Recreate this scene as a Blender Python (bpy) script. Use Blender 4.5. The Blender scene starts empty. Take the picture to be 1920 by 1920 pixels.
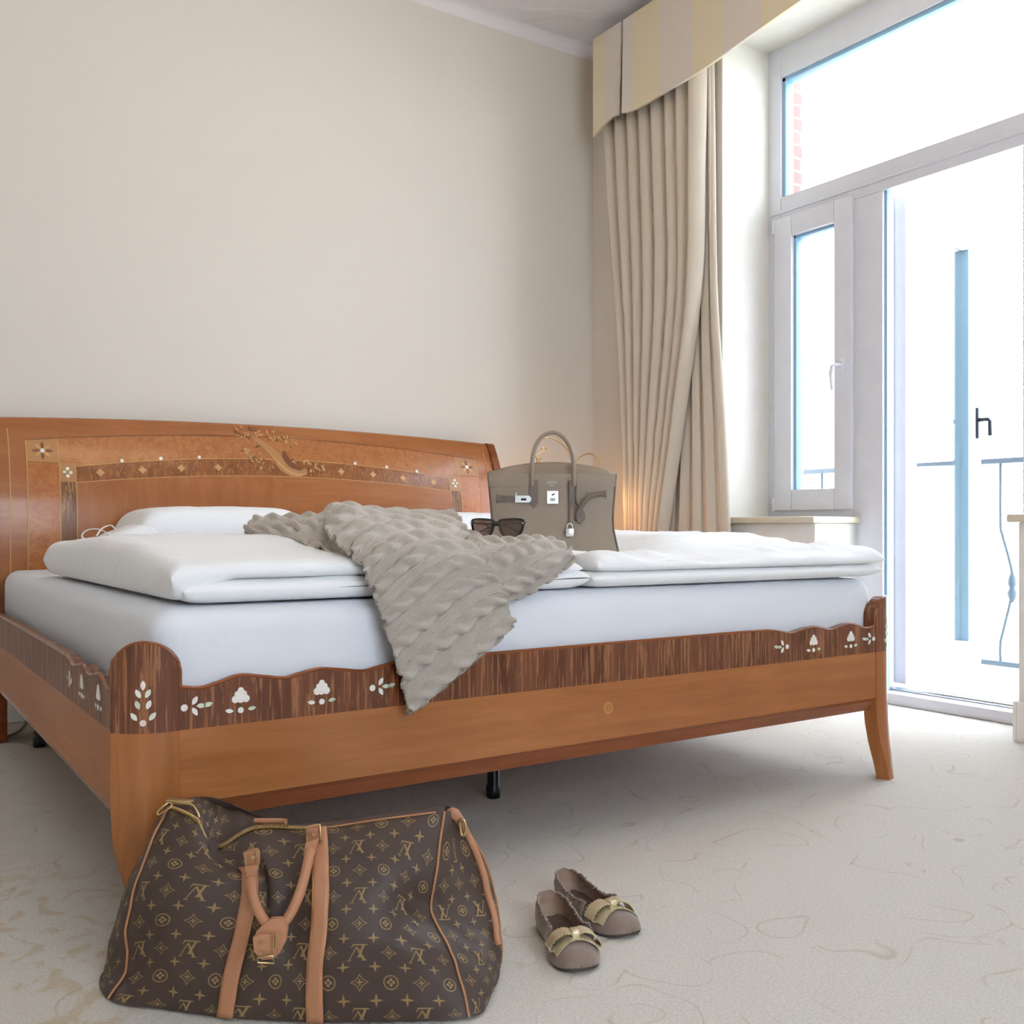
import bpy, bmesh, math, random
from mathutils import Vector, Matrix, noise
random.seed(7)
SC = bpy.context.scene
COL = SC.collection
R = math.radians
PI = math.pi

# ------------------------------------------------------------------ camera
CAM_H, CAM_F, CAM_HOR, CAM_YAW = 0.70, 1860.0, 988.0, R(33.9)
cam_d = bpy.data.cameras.new('camera')
cam = bpy.data.objects.new('camera', cam_d)
COL.objects.link(cam)
cam.location = (0, 0, CAM_H)
cam.rotation_euler = (R(90), 0, -CAM_YAW)
cam_d.sensor_fit = 'HORIZONTAL'
cam_d.sensor_width = 36.0
cam_d.lens = 36.0 * CAM_F / 1920.0
cam_d.shift_y = (CAM_HOR - 960.0) / 1920.0
cam_d.clip_start = 0.02
cam_d.clip_end = 300
SC.camera = cam

# ------------------------------------------------------------------ world, light, exposure
SKY_STRENGTH = 7.0
EXPOSURE = 0.37
SC.view_settings.view_transform = 'Standard'
SC.view_settings.look = 'None'
SC.view_settings.gamma = 1.0
SC.view_settings.use_curve_mapping = False
SC.view_settings.exposure = EXPOSURE
w = bpy.data.worlds.new('overcast_sky')
SC.world = w
w.use_nodes = True
bg = w.node_tree.nodes['Background']
bg.inputs['Color'].default_value = (0.775, 0.885, 1.0, 1)
bg.inputs['Strength'].default_value = SKY_STRENGTH


def area_light(name, loc, rot, sx, sy, energy, color=(1, 1, 1), portal=False):
    l = bpy.data.lights.new(name, 'AREA')
    l.shape = 'RECTANGLE'
    l.size, l.size_y = sx, sy
    l.energy = energy
    l.color = color
    o = bpy.data.objects.new(name, l)
    COL.objects.link(o)
    o.location = loc
    o.rotation_euler = rot
    if portal:
        l.cycles.is_portal = True
    return o


# daylight portal (it emits nothing itself) in the balcony window
area_light('balcony_window_portal', (3.56, 2.18, 1.42), (0, R(90), 0), 2.80, 1.76, 1.0, portal=True)

cy = SC.cycles
cy.max_bounces = 5
cy.diffuse_bounces = 4
cy.glossy_bounces = 3
cy.transmission_bounces = 4
cy.transparent_max_bounces = 8
cy.caustics_reflective = False
cy.caustics_refractive = False
cy.use_adaptive_sampling = True
cy.adaptive_threshold = 0.12
cy.adaptive_min_samples = 16
cy.use_light_tree = False

# ------------------------------------------------------------------ frame helpers (point at a given distance along the view)
FW = Vector((math.sin(CAM_YAW), math.cos(CAM_YAW), 0))
RT = Vector((math.cos(CAM_YAW), -math.sin(CAM_YAW), 0))
UP = Vector((0, 0, 1))
EYE = Vector((0, 0, CAM_H))


def at(px, py, d):
    return EYE + (FW + RT * ((px - 960) / CAM_F) + UP * ((CAM_HOR - py) / CAM_F)) * d


def aty(px, py, y):
    r = FW + RT * ((px - 960) / CAM_F) + UP * ((CAM_HOR - py) / CAM_F)
    return EYE + r * (y / r.y)


# ------------------------------------------------------------------ object helpers
ROOTLOC = {}


def tag(o, label, cat, group=None, kind=None):
    o['label'] = label
    if cat:
        o['category'] = cat
    if group:
        o['group'] = group
    if kind:
        o['kind'] = kind
    return o


def thing(name, loc, label, cat, group=None, rotz=0.0):
    o = bpy.data.objects.new(name, None)
    COL.objects.link(o)
    o.location = loc
    o.rotation_euler = (0, 0, rotz)
    o.empty_display_size = 0.05
    ROOTLOC[o.name] = (Vector(loc), rotz)
    tag(o, label, cat, group)
    return o


def root_of(o):
    while o.parent is not None:
        o = o.parent
    return o


def mk(name, verts, faces, mat, parent=None, smooth=True, uv=None, local=False, sharp=None):
    """one mesh object; verts in world space (converted to the parent's space) unless local"""
    vs = [Vector(v) for v in verts]
    if parent is not None and not local:
        r = root_of(parent)
        if r.name in ROOTLOC:
            loc, rz = ROOTLOC[r.name]
            m = Matrix.Rotation(-rz, 3, 'Z')
            vs = [m @ (v - loc) for v in vs]
    me = bpy.data.meshes.new(name)
    me.from_pydata([tuple(v) for v in vs], [], faces)
    if uv is not None:
        lay = me.uv_layers.new(name='UVMap')
        for p in me.polygons:
            for li in p.loop_indices:
                lay.data[li].uv = uv[me.loops[li].vertex_index]
    bm = bmesh.new()
    bm.from_mesh(me)
    bmesh.ops.recalc_face_normals(bm, faces=bm.faces)
    bm.to_mesh(me)
    bm.free()
    if smooth:
        me.shade_smooth()
        if sharp:
            me.set_sharp_from_angle(angle=R(sharp))
    me.materials.append(mat)
    o = bpy.data.objects.new(name, me)
    COL.objects.link(o)
    if parent is not None:
        o.parent = parent
    return o


def mkbm(name, bm, mat, parent=None, smooth=False, local=False, sharp=None):
    bm.verts.ensure_lookup_table()
    idx = {v: i for i, v in enumerate(bm.verts)}
    vs = [v.co.copy() for v in bm.verts]
    fs = [[idx[v] for v in f.verts] for f in bm.faces]
    bm.free()
    return mk(name, vs, fs, mat, parent, smooth, None, local, sharp)


def bmbox(bm, lo, hi, bev=0.0, seg=2, M=None):
    r = bmesh.ops.create_cube(bm, size=1.0)
    c = [(a + b) / 2 for a, b in zip(lo, hi)]
    s = [abs(b - a) for a, b in zip(lo, hi)]
    for v in r['verts']:
        v.co = Vector((v.co.x * s[0] + c[0], v.co.y * s[1] + c[1], v.co.z * s[2] + c[2]))
    vs = r['verts']
    if bev > 0:
        es = list({e for v in vs for e in v.link_edges})
        g = bmesh.ops.bevel(bm, geom=es, offset=bev, segments=seg, affect='EDGES', profile=0.5)
        vs = list(g['verts'])
    if M is not None:
        for v in set(vs):
            v.co = M @ v.co
    return vs


def box(name, lo, hi, mat, parent=None, bev=0.002, seg=2, local=False, M=None):
    bm = bmesh.new()
    bmbox(bm, lo, hi, bev, seg, M)
    return mkbm(name, bm, mat, parent, smooth=bev > 0, local=local, sharp=40)


def tube_data(pts, rad, seg=10, closed=False, cap=True, flat=1.0):
    pts = [Vector(p) for p in pts]
    n = len(pts)
    rads = rad if isinstance(rad, (list, tuple)) else [rad] * n
    verts, faces = [], []
    prev = None
    for i, p in enumerate(pts):
        a = pts[(i - 1) % n] if (closed or i > 0) else pts[i]
        b = pts[(i + 1) % n] if (closed or i < n - 1) else pts[i]
        t = (b - a)
        if t.length < 1e-9:
            t = Vector((0, 0, 1))
        t.normalize()
        if prev is None:
            ref = Vector((0, 0, 1)) if abs(t.z) < 0.9 else Vector((1, 0, 0))
            nrm = t.cross(ref).normalized()
        else:
            nrm = (prev - t * prev.dot(t))
            if nrm.length < 1e-6:
                nrm = t.orthogonal()
            nrm.normalize()
        prev = nrm
        bn = t.cross(nrm)
        for k in range(seg):
            ang = 2 * PI * k / seg
            verts.append(p + nrm * (rads[i] * math.cos(ang)) + bn * (rads[i] * flat * math.sin(ang)))
    m = n if closed else n - 1
    for i in range(m):
        j = (i + 1) % n
        for k in range(seg):
            k2 = (k + 1) % seg
            faces.append((i * seg + k, i * seg + k2, j * seg + k2, j * seg + k))
    if cap and not closed:
        faces.append(tuple(range(seg - 1, -1, -1)))
        faces.append(tuple((n - 1) * seg + k for k in range(seg)))
    return verts, faces


def tube(name, pts, rad, mat, parent=None, seg=10, closed=False, local=False, flat=1.0):
    v, f = tube_data(pts, rad, seg, closed, True, flat)
    return mk(name, v, f, mat, parent, True, None, local, 60)


def crv(p0, p1, p2, p3, t):
    return 0.5 * ((2 * p1) + (p2 - p0) * t + (2 * p0 - 5 * p1 + 4 * p2 - p3) * t * t + (3 * p1 - p0 - 3 * p2 + p3) * t ** 3)


def spline(pts, n, closed=False):
    pts = [Vector(p) for p in pts]
    m = len(pts)
    out = []
    segs = m if closed else m - 1
    for i in range(segs):
        if closed:
            q = [pts[(i + k) % m] for k in (-1, 0, 1, 2)]
        else:
            q = [pts[max(i - 1, 0)], pts[i], pts[i + 1], pts[min(i + 2, m - 1)]]
        for k in range(n):
            out.append(crv(*q, k / n))
    if not closed:
        out.append(pts[-1])
    return out


def lathe(name, prof, mat, parent=None, seg=24, origin=(0, 0, 0), local=False):
    verts, faces = [], []
    o = Vector(origin)
    n = len(prof)
    for k in range(seg):
        a = 2 * PI * k / seg
        for r, z in prof:
            verts.append(o + Vector((r * math.cos(a), r * math.sin(a), z)))
    for k in range(seg):
        k2 = (k + 1) % seg
        for i in range(n - 1):
            faces.append((k * n + i, k2 * n + i, k2 * n + i + 1, k * n + i + 1))
    faces.append(tuple(k * n for k in range(seg)))
    faces.append(tuple(k * n + n - 1 for k in range(seg - 1, -1, -1)))
    return mk(name, verts, faces, mat, parent, True, None, local, 50)


def lerp(a, b, t):
    return a + (b - a) * t


def interp(x, xs, ys):
    if x <= xs[0]:
        return ys[0]
    for i in range(len(xs) - 1):
        if x <= xs[i + 1]:
            t = (x - xs[i]) / (xs[i + 1] - xs[i])
            return lerp(ys[i], ys[i + 1], t)
    return ys[-1]


def cinterp(x, xs, ys):
    """cubic (Catmull-Rom, uniform tangents) version of interp"""
    if x <= xs[0]:
        return ys[0]
    if x >= xs[-1]:
        return ys[-1]
    n = len(xs)
    for i in range(n - 1):
        if x <= xs[i + 1]:
            h = xs[i + 1] - xs[i]
            t = (x - xs[i]) / h
            m0 = (ys[i + 1] - ys[max(i - 1, 0)]) / (xs[i + 1] - xs[max(i - 1, 0)]) * h
            m1 = (ys[min(i + 2, n - 1)] - ys[i]) / (xs[min(i + 2, n - 1)] - xs[i]) * h
            return ((2 * t ** 3 - 3 * t * t + 1) * ys[i] + (t ** 3 - 2 * t * t + t) * m0 +
                    (-2 * t ** 3 + 3 * t * t) * ys[i + 1] + (t ** 3 - t * t) * m1)


def grid_faces(nu, nv, off=0, wrap_u=False):
    f = []
    for j in range(nv - 1):
        for i in range(nu if wrap_u else nu - 1):
            i2 = (i + 1) % nu
            f.append((off + j * nu + i, off + j * nu + i2, off + (j + 1) * nu + i2, off + (j + 1) * nu + i))
    return f


class Net:
    """smooth surface through a control net ctrl[row][col]"""

    def __init__(self, ctrl, closed=False):
        self.c = [[Vector(p) for p in r] for r in ctrl]
        self.nr, self.nc = len(self.c), len(self.c[0])
        self.closed = closed

    def row(self, r, u):
        row = self.c[r]
        n = self.nc
        i = int(math.floor(u))
        if self.closed:
            t = u - i
            q = [row[(i + k) % n] for k in (-1, 0, 1, 2)]
        else:
            i = min(max(i, 0), n - 2)
            t = u - i
            q = [row[max(i - 1, 0)], row[i], row[i + 1], row[min(i + 2, n - 1)]]
        return crv(*q, t)

    def p(self, u, v):
        j = min(max(int(math.floor(v)), 0), self.nr - 2)
        t = v - j
        q = [self.row(max(j - 1, 0), u), self.row(j, u), self.row(j + 1, u), self.row(min(j + 2, self.nr - 1), u)]
        return crv(*q, t)

    def n(self, u, v):
        e = 0.03
        du = self.p(u + e, v) - self.p(u - e, v)
        v0, v1 = max(v - e, 0), min(v + e, self.nr - 1)
        dv = self.p(u, v1) - self.p(u, v0)
        nn = du.cross(dv)
        if nn.length < 1e-12:
            return Vector((0, 0, 1))
        return nn.normalized()


def copy_tree(o, parent=None):
    c = o.copy()
    COL.objects.link(c)
    c.parent = parent
    for ch in list(o.children):
        copy_tree(ch, c)
    return c


# ------------------------------------------------------------------ materials
class NT:
    def __init__(self, name):
        self.m = bpy.data.materials.new(name)
        self.m.use_nodes = True
        self.t = self.m.node_tree
        self.b = self.t.nodes['Principled BSDF']
        self._tc = None

    def node(self, typ, **kw):
        n = self.t.nodes.new(typ)
        for k, v in kw.items():
            setattr(n, k, v)
        return n

    def link(self, a, b):
        self.t.links.new(a, b)

    def set(self, **kw):
        for k, v in kw.items():
            i = self.b.inputs[k.replace('_', ' ')]
            if hasattr(v, 'is_output'):
                self.link(v, i)
            else:
                i.default_value = (*v, 1) if isinstance(v, tuple) and len(v) == 3 else v
        return self

    def coords(self, out='Object', scale=(1, 1, 1), rot=(0, 0, 0), loc=(0, 0, 0)):
        if self._tc is None:
            self._tc = self.node('ShaderNodeTexCoord')
        mp = self.node('ShaderNodeMapping')
        mp.inputs['Scale'].default_value = scale
        mp.inputs['Rotation'].default_value = rot
        mp.inputs['Location'].default_value = loc
        self.link(self._tc.outputs[out], mp.inputs['Vector'])
        return mp.outputs[0]

    def noise(self, vec, scale=5, detail=3, rough=0.5, dist=0.0):
        n = self.node('ShaderNodeTexNoise')
        n.inputs['Scale'].default_value = scale
        n.inputs['Detail'].default_value = detail
        n.inputs['Roughness'].default_value = rough
        n.inputs['Distortion'].default_value = dist
        self.link(vec, n.inputs['Vector'])
        return n.outputs['Fac']

    def wave(self, vec, scale=5, dist=2, detail=2, dscale=1.0, wtype='BANDS', direction='X', prof='SIN'):
        n = self.node('ShaderNodeTexWave')
        n.wave_type = wtype
        if wtype == 'BANDS':
            n.bands_direction = direction
        else:
            n.rings_direction = direction
        n.wave_profile = prof
        n.inputs['Scale'].default_value = scale
        n.inputs['Distortion'].default_value = dist
        n.inputs['Detail'].default_value = detail
        n.inputs['Detail Scale'].default_value = dscale
        self.link(vec, n.inputs['Vector'])
        return n.outputs['Fac']

    def ramp(self, fac, stops, interp='LINEAR'):
        n = self.node('ShaderNodeValToRGB')
        n.color_ramp.interpolation = interp
        els = n.color_ramp.elements
        while len(els) < len(stops):
            els.new(0.5)
        for e, (p, c) in zip(els, stops):
            e.position = p
            e.color = (c, c, c, 1) if isinstance(c, (int, float)) else (*c, 1)
        self.link(fac, n.inputs['Fac'])
        return n.outputs['Color']

    def mix(self, fac, a, b, mode='MIX'):
        n = self.node('ShaderNodeMix')
        n.data_type = 'RGBA'
        n.blend_type = mode
        for sock, v in ((n.inputs[0], fac), (n.inputs[6], a), (n.inputs[7], b)):
            if hasattr(v, 'is_output'):
                self.link(v, sock)
            elif isinstance(v, (int, float)):
                sock.default_value = v
            else:
                sock.default_value = (*v, 1)
        return n.outputs[2]

    def math(self, op, a, b=0.0):
        n = self.node('ShaderNodeMath', operation=op)
        for s, v in ((n.inputs[0], a), (n.inputs[1], b)):
            if hasattr(v, 'is_output'):
                self.link(v, s)
            else:
                s.default_value = v
        return n.outputs[0]

    def bump(self, h, strength=0.3, dist=0.002):
        n = self.node('ShaderNodeBump')
        n.inputs['Strength'].default_value = strength
        n.inputs['Distance'].default_value = dist
        self.link(h, n.inputs['Height'])
        self.link(n.outputs[0], self.b.inputs['Normal'])
        return n.outputs[0]


def srgb(h):
    h = h.lstrip('#')
    c = [int(h[i:i + 2], 16) / 255 for i in (0, 2, 4)]
    return tuple(x / 12.92 if x <= 0.04045 else ((x + 0.055) / 1.055) ** 2.4 for x in c)


def plain(name, hexc, rough=0.5, metal=0.0, spec=0.5, bump=None, coat=0.0):
    t = NT(name)
    c = srgb(hexc)
    co = t.coords()
    n = t.noise(co, 14, 4)
    t.set(Base_Color=t.mix(n, tuple(x * 0.93 for x in c), tuple(min(1, x * 1.05) for x in c)), Roughness=rough, Metallic=metal)
    t.b.inputs['Specular IOR Level'].default_value = spec
    t.b.inputs['Coat Weight'].default_value = coat
    if bump:
        t.bump(t.noise(co, bump[0], 3), bump[1], bump[2])
    return t.m


def wood_cherry(name, c0, c1, grain='X', rough=0.24):
    t = NT(name)
    sc = {'X': (1.2, 14, 14), 'Z': (14, 14, 1.2), 'Y': (14, 1.2, 14)}[grain]
    co = t.coords(scale=sc)
    g = t.noise(co, 2.2, 6, 0.6, 0.6)
    big = t.noise(t.coords(), 2.3, 2)
    fine = t.noise(t.coords(scale=tuple(s * 9 for s in sc)), 3, 3)
    col = t.mix(t.ramp(g, [(0.3, 0.0), (0.72, 1.0)]), srgb(c0), srgb(c1))
    col = t.mix(t.math('MULTIPLY', fine, 0.22), col, srgb('#6e3a18'))
    col = t.mix(t.ramp(big, [(0.35, 0.0), (0.75, 0.35)]), col, srgb('#8a4618'))
    t.set(Base_Color=col, Roughness=rough)
    t.b.inputs['Coat Weight'].default_value = 0.2
    t.b.inputs['Specular IOR Level'].default_value = 0.35
    t.b.inputs['Coat Roughness'].default_value = 0.12
    return t.m


def wood_stripe(name, grain='Z', dark='#57301f', mid='#774530', light='#ab744c', fr=1.25, rough=0.25):
    """zebra-striped rosewood veneer; stripes run along `grain`"""
    t = NT(name)
    f = 16 * fr
    sc = {'Z': (f, f, 0.9), 'X': (0.9, f, f), 'Y': (f, 0.9, f), 'D': (f, f, 0.9)}[grain]
    rot = (0, R(38), 0) if grain == 'D' else (0, 0, 0)
    co = t.coords(scale=sc, rot=rot)
    n1 = t.noise(co, 1.6, 3, 0.6, 0.4)
    n2 = t.noise(co, 6.5, 4, 0.65, 0.3)
    col = t.mix(t.ramp(n1, [(0.36, 0.0), (0.62, 1.0)]), srgb(dark), srgb(mid))
    col = t.mix(t.ramp(n2, [(0.52, 0.0), (0.60, 0.85), (0.68, 0.1)]), col, srgb(light))
    t.set(Base_Color=col, Roughness=rough)
    t.b.inputs['Coat Weight'].default_value = 0.2
    t.b.inputs['Specular IOR Level'].default_value = 0.35
    t.b.inputs['Coat Roughness'].default_value = 0.12
    return t.m


def wood_burl(name, c0, c1, c2):
    t = NT(name)
    co = t.coords(scale=(1, 1, 1))
    a = t.noise(co, 16, 6, 0.65, 2.5)
    b = t.noise(co, 55, 4, 0.6, 1.0)
    col = t.mix(t.ramp(a, [(0.35, 0.0), (0.65, 1.0)]), srgb(c0), srgb(c1))
    col = t.mix(t.ramp(b, [(0.5, 0.0), (0.68, 0.6)]), col, srgb(c2))
    t.set(Base_Color=col, Roughness=0.25)
    t.b.inputs['Coat Weight'].default_value = 0.2
    t.b.inputs['Specular IOR Level'].default_value = 0.35
    t.b.inputs['Coat Roughness'].default_value = 0.12
    return t.m


def fabric_white(name, hexc='#f2f2f4', wr=0.5):
    t = NT(name)
    co = t.coords()
    n = t.noise(co, 7, 5, 0.55, 0.8)
    f = t.noise(co, 240, 2)
    h = t.math('ADD', t.math('MULTIPLY', n, 1.0), t.math('MULTIPLY', f, 0.02))
    t.set(Base_Color=srgb(hexc), Roughness=0.75)
    t.b.inputs['Sheen Weight'].default_value = 0.15
    t.bump(h, wr, 0.012)
    return t.m


M = {}
M['cherry'] = wood_cherry('cherry_veneer', '#bc7a48', '#a4663a')
M['cherry_z'] = wood_cherry('cherry_veneer_vertical', '#bc7a48', '#a4663a', 'Z')
M['cherry_y'] = wood_cherry('cherry_veneer_side', '#bc7a48', '#a4663a', 'Y', 0.42)
M['cherry_dark'] = wood_cherry('cherry_moulding', '#95532f', '#7b3f20')
M['rose'] = wood_stripe('striped_rosewood')
M['rose_rail'] = wood_stripe('striped_rosewood_side', rough=0.42)
for k_m in ('cherry_y', 'rose_rail'):
    M[k_m].node_tree.nodes['Principled BSDF'].inputs['Coat Weight'].default_value = 0.0
M['rose_soft'] = wood_stripe('striped_rosewood_headboard', dark='#7d4b2c', mid='#94592f', light='#b57c48', fr=1.2)
M['rose_diag'] = wood_stripe('diagonal_rosewood', 'D', dark='#6b4327', mid='#875631', light='#b98a58', fr=1.4)
M['burl'] = wood_burl('burl_veneer', '#a9632f', '#bf7a40', '#8f4f25')
M['burl_light'] = wood_burl('burl_veneer_light', '#a9683a', '#b97a48', '#955529')
M['inlay_wood'] = plain('maple_inlay', '#cc9a62', 0.3)
M['inlay_mid'] = plain('pear_inlay', '#b58050', 0.3)
M['inlay_dark'] = plain('walnut_inlay', '#7b4a2a', 0.3)
M['line_inlay'] = plain('boxwood_line', '#cf9a5a', 0.3)
t = NT('mother_of_pearl')
pc = t.ramp(t.noise(t.coords(), 60, 3), [(0.3, srgb('#cfd6c4')), (0.5, srgb('#f3efe6')), (0.7, srgb('#e9d3cf'))])
t.set(Base_Color=pc, Roughness=0.18)
M['pearl'] = t.m
t = NT('green_pearl')
t.set(Base_Color=t.ramp(t.noise(t.coords(), 60, 3), [(0.3, srgb('#9db38c')), (0.6, srgb('#e2e4cf'))]), Roughness=0.18)
M['pearl_green'] = t.m
M['sheet'] = fabric_white('white_sheet', '#e4e6ec', 0.22)
M['duvet'] = fabric_white('white_duvet_cotton', '#f4f4f5', 0.6)
M['pillow'] = fabric_white('white_pillow_cotton', '#f5f6f8', 0.3)
M['black_metal'] = plain('black_steel', '#14171c', 0.35, 0.4)
M['brass'] = plain('brass', '#cdb283', 0.3, 1.0)
M['brass_dull'] = plain('aged_brass', '#a98f62', 0.4, 1.0)
M['silver'] = plain('brushed_palladium', '#d9dcdc', 0.25, 1.0)
M['white_pvc'] = plain('white_window_plastic', '#dcdce4', 0.35)
M['white_paint'] = plain('white_paint', '#ece9e4', 0.55)
M['gasket'] = plain('pale_blue_glazing_bead', '#8fb4cc', 0.45)
M['sill_stone'] = plain('cream_stone_sill', '#d9cfb9', 0.35)

# walls: warm off-white plaster
t = NT('cream_plaster')
co = t.coords()
t.set(Base_Color=t.mix(t.noise(co, 1.3, 2), srgb('#dcd3c8'), srgb('#e0d8cd')), Roughness=0.85)
t.bump(t.noise(co, 90, 3), 0.06, 0.002)
M['wall'] = t.m
t = NT('white_stucco_ceiling')
co = t.coords()
sw = t.wave(co, 1.1, 7, 3, 1.6, 'RINGS', 'Z')
t.set(Base_Color=srgb('#e6e2e2'), Roughness=0.8)
t.bump(t.math('ADD', t.ramp(sw, [(0.45, 0.0), (0.8, 1.0)]), t.math('MULTIPLY', t.noise(co, 8, 4), 0.8)), 0.12, 0.03)
M['ceiling'] = t.m
M['reveal'] = plain('white_reveal_plaster', '#e4e0d6', 0.8)

# carpet: beige cut pile with a printed scroll pattern
t = NT('scroll_carpet')
co = t.coords()
base = t.mix(t.ramp(t.noise(co, 210, 3, 0.75), [(0.36, 0.0), (0.64, 1.0)]), srgb('#d3cdc4'), srgb('#e9e4dc'))
base = t.mix(t.math('MULTIPLY', t.noise(co, 900, 2, 0.8), 0.30), base, srgb('#b9ad9c'))
vor = t.node('ShaderNodeTexVoronoi')
vor.inputs['Scale'].default_value = 4.2
vor.inputs['Randomness'].default_value = 0.8
wco = t.node('ShaderNodeTexNoise')
wco.inputs['Scale'].default_value = 2.4
wco.inputs['Detail'].default_value = 2
t.link(co, wco.inputs['Vector'])
ad = t.node('ShaderNodeMix')
ad.data_type = 'RGBA'
ad.blend_type = 'LINEAR_LIGHT'
ad.inputs[0].default_value = 0.22
t.link(co, ad.inputs[6])
t.link(wco.outputs['Color'], ad.inputs[7])
t.link(ad.outputs[2], vor.inputs['Vector'])
ring = t.math('FRACT', t.math('MULTIPLY', vor.outputs['Distance'], 3.4))
line = t.ramp(ring, [(0.43, 0.0), (0.47, 1.0), (0.51, 0.0)])
brk = t.ramp(t.noise(co, 5.5, 2, 0.5), [(0.44, 0.0), (0.54, 1.0)])
scroll = t.math('MULTIPLY', t.math('MULTIPLY', line, brk), 0.34)
col = t.mix(scroll, base, srgb('#a18868'))
# golden flower medallions towards the left of the room
petal = t.ramp(t.noise(t.coords(scale=(1, 1, 1)), 9.5, 3, 0.5, 1.6), [(0.52, 0.0), (0.60, 0.5)])
med = t.ramp(t.noise(t.coords(), 60, 2), [(0.2, 0.6), (0.7, 1.0)])
def spot(x, y, r):
    g = t.node('ShaderNodeTexGradient', gradient_type='SPHERICAL')
    t.link(t.coords(scale=(1 / r, 1 / r, 0), loc=(-x / r, -y / r, 0)), g.inputs['Vector'])
    return g.outputs['Fac']
big = t.math('MAXIMUM', t.math('MAXIMUM', spot(0.05, 1.75, 0.75), spot(-1.0, 0.2, 0.75)), spot(1.9, 0.1, 0.6))
big = t.ramp(big, [(0.05, 0.0), (0.5, 1.0)])
col = t.mix(t.math('MULTIPLY', t.math('MULTIPLY', petal, med), big), col, srgb('#c2a673'))
t.set(Base_Color=col, Roughness=0.95)
t.b.inputs['Specular IOR Level'].default_value = 0.1
t.bump(t.math('ADD', t.noise(co, 420, 3, 0.7), t.math('MULTIPLY', line, 0.25)), 0.5, 0.004)
M['carpet'] = t.m

# window glass: clear with a fresnel reflection
t = NT('clear_glass')
tr = t.node('ShaderNodeBsdfTransparent')
gl = t.node('ShaderNodeBsdfGlossy')
gl.inputs['Roughness'].default_value = 0.02
fr = t.node('ShaderNodeLayerWeight')
fr_ = t.math('ADD', t.math('MULTIPLY', t.math('POWER', fr.outputs['Facing'], 5.0), 0.7), 0.03)
mx = t.node('ShaderNodeMixShader')
t.link(fr_, mx.inputs[0])
t.link(tr.outputs[0], mx.inputs[1])
t.link(gl.outputs[0], mx.inputs[2])
t.link(mx.outputs[0], t.t.nodes['Material Output'].inputs['Surface'])
M['glass'] = t.m

# ================================================================== ROOM SHELL
X0, XW, Y0, YB, ZC = -1.60, 3.15, -2.20, 3.95, 3.113      # left, window wall, rear wall, headboard wall, ceiling
WY0, WY1, WZ = 1.30, 3.06, 2.83                            # window opening
WX = 3.44                                                  # inner face of the window frame


def struct(o, label):
    o['kind'] = 'structure'
    o['label'] = label
    return o


struct(box('floor', (X0, Y0, -0.10), (3.46, YB, 0.0), M['carpet'], bev=0), 'beige carpet floor with a faint scroll pattern')
struct(box('ceiling', (X0, Y0, ZC), (XW + 0.4, YB, ZC + 0.12), M['ceiling'], bev=0), 'white stucco ceiling with soft relief')
struct(box('wall_back', (X0 - 0.1, YB, -0.1), (XW + 0.4, YB + 0.15, ZC + 0.12), M['wall'], bev=0), 'plain cream wall behind the headboard')
struct(box('wall_left', (X0 - 0.15, Y0 - 0.15, -0.1), (X0, YB, ZC + 0.12), M['wall'], bev=0), 'cream wall on the left side of the room')
# wall on the window side: pieces around the opening form one wall
bm = bmesh.new()
bmbox(bm, (XW, WY1, -0.1), (XW + 0.38, YB, ZC))
bmbox(bm, (XW, Y0 - 0.15, -0.1), (XW + 0.38, WY0, ZC))
bmbox(bm, (XW, WY0, WZ), (XW + 0.38, WY1, ZC))
wr = struct(mkbm('wall_right', bm, M['wall']), 'cream wall with the tall balcony window opening')
# rear wall behind the viewer, opened for the added daylight window
bm = bmesh.new()
for lo, hi in (((X0, -2.35, -0.1), (-0.5, Y0, ZC)), ((1.7, -2.35, -0.1), (XW, Y0, ZC)),
               ((-0.5, -2.35, -0.1), (1.7, Y0, 0.6)), ((-0.5, -2.35, 2.6), (1.7, Y0, ZC))):
    bmbox(bm, lo, hi)
struct(mkbm('wall_front', bm, M['wall']), 'cream rear wall with a wide opening for the added window')

# white plaster lining of the reveal
rv = box('reveal_lining', (XW - 0.001, WY1 - 0.006, 0.73), (WX, WY1 + 0.001, WZ), M['reveal'], wr, bev=0)
box('reveal_soffit', (XW + 0.002, WY0, WZ - 0.006), (WX, WY1, WZ + 0.001), M['reveal'], wr, bev=0)

# parapets under the side windows, with sills and skirting
for k, (a, b) in enumerate(((2.59, WY1), (WY0, 1.77))):
    box('parapet', (3.185, a, 0.0), (WX + 0.08, b, 0.715), M['white_paint'], wr, bev=0.004)
    s = box('window_sill', (3.150, a - (0.022 if k == 0 else 0.0), 0.715), (WX + 0.01, b + (0.022 if k == 1 else 0.0), 0.742), M['sill_stone'], wr, bev=0.006)
    box('skirting', (3.172, a + (0.0 if k == 0 else 0), 0.0), (3.1845, b, 0.13), M['white_paint'], wr, bev=0.003)
    if k == 0:
        box('skirting', (3.172, a - 0.013, 0.0), (WX - 0.021, a - 0.0005, 0.13), M['white_paint'], wr, bev=0.003)
    else:
        box('skirting', (3.172, b + 0.0005, 0.0), (WX - 0.021, b + 0.013, 0.13), M['white_paint'], wr, bev=0.003)
struct(box('baseboard_back', (X0, YB - 0.018, 0.0), (XW, YB, 0.11), M['white_paint'], bev=0.004), 'white baseboard along the headboard wall')
struct(box('baseboard_left', (X0, Y0, 0.0), (X0 + 0.018, YB - 0.02, 0.11), M['white_paint'], bev=0.004), 'white baseboard along the left wall')
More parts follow.
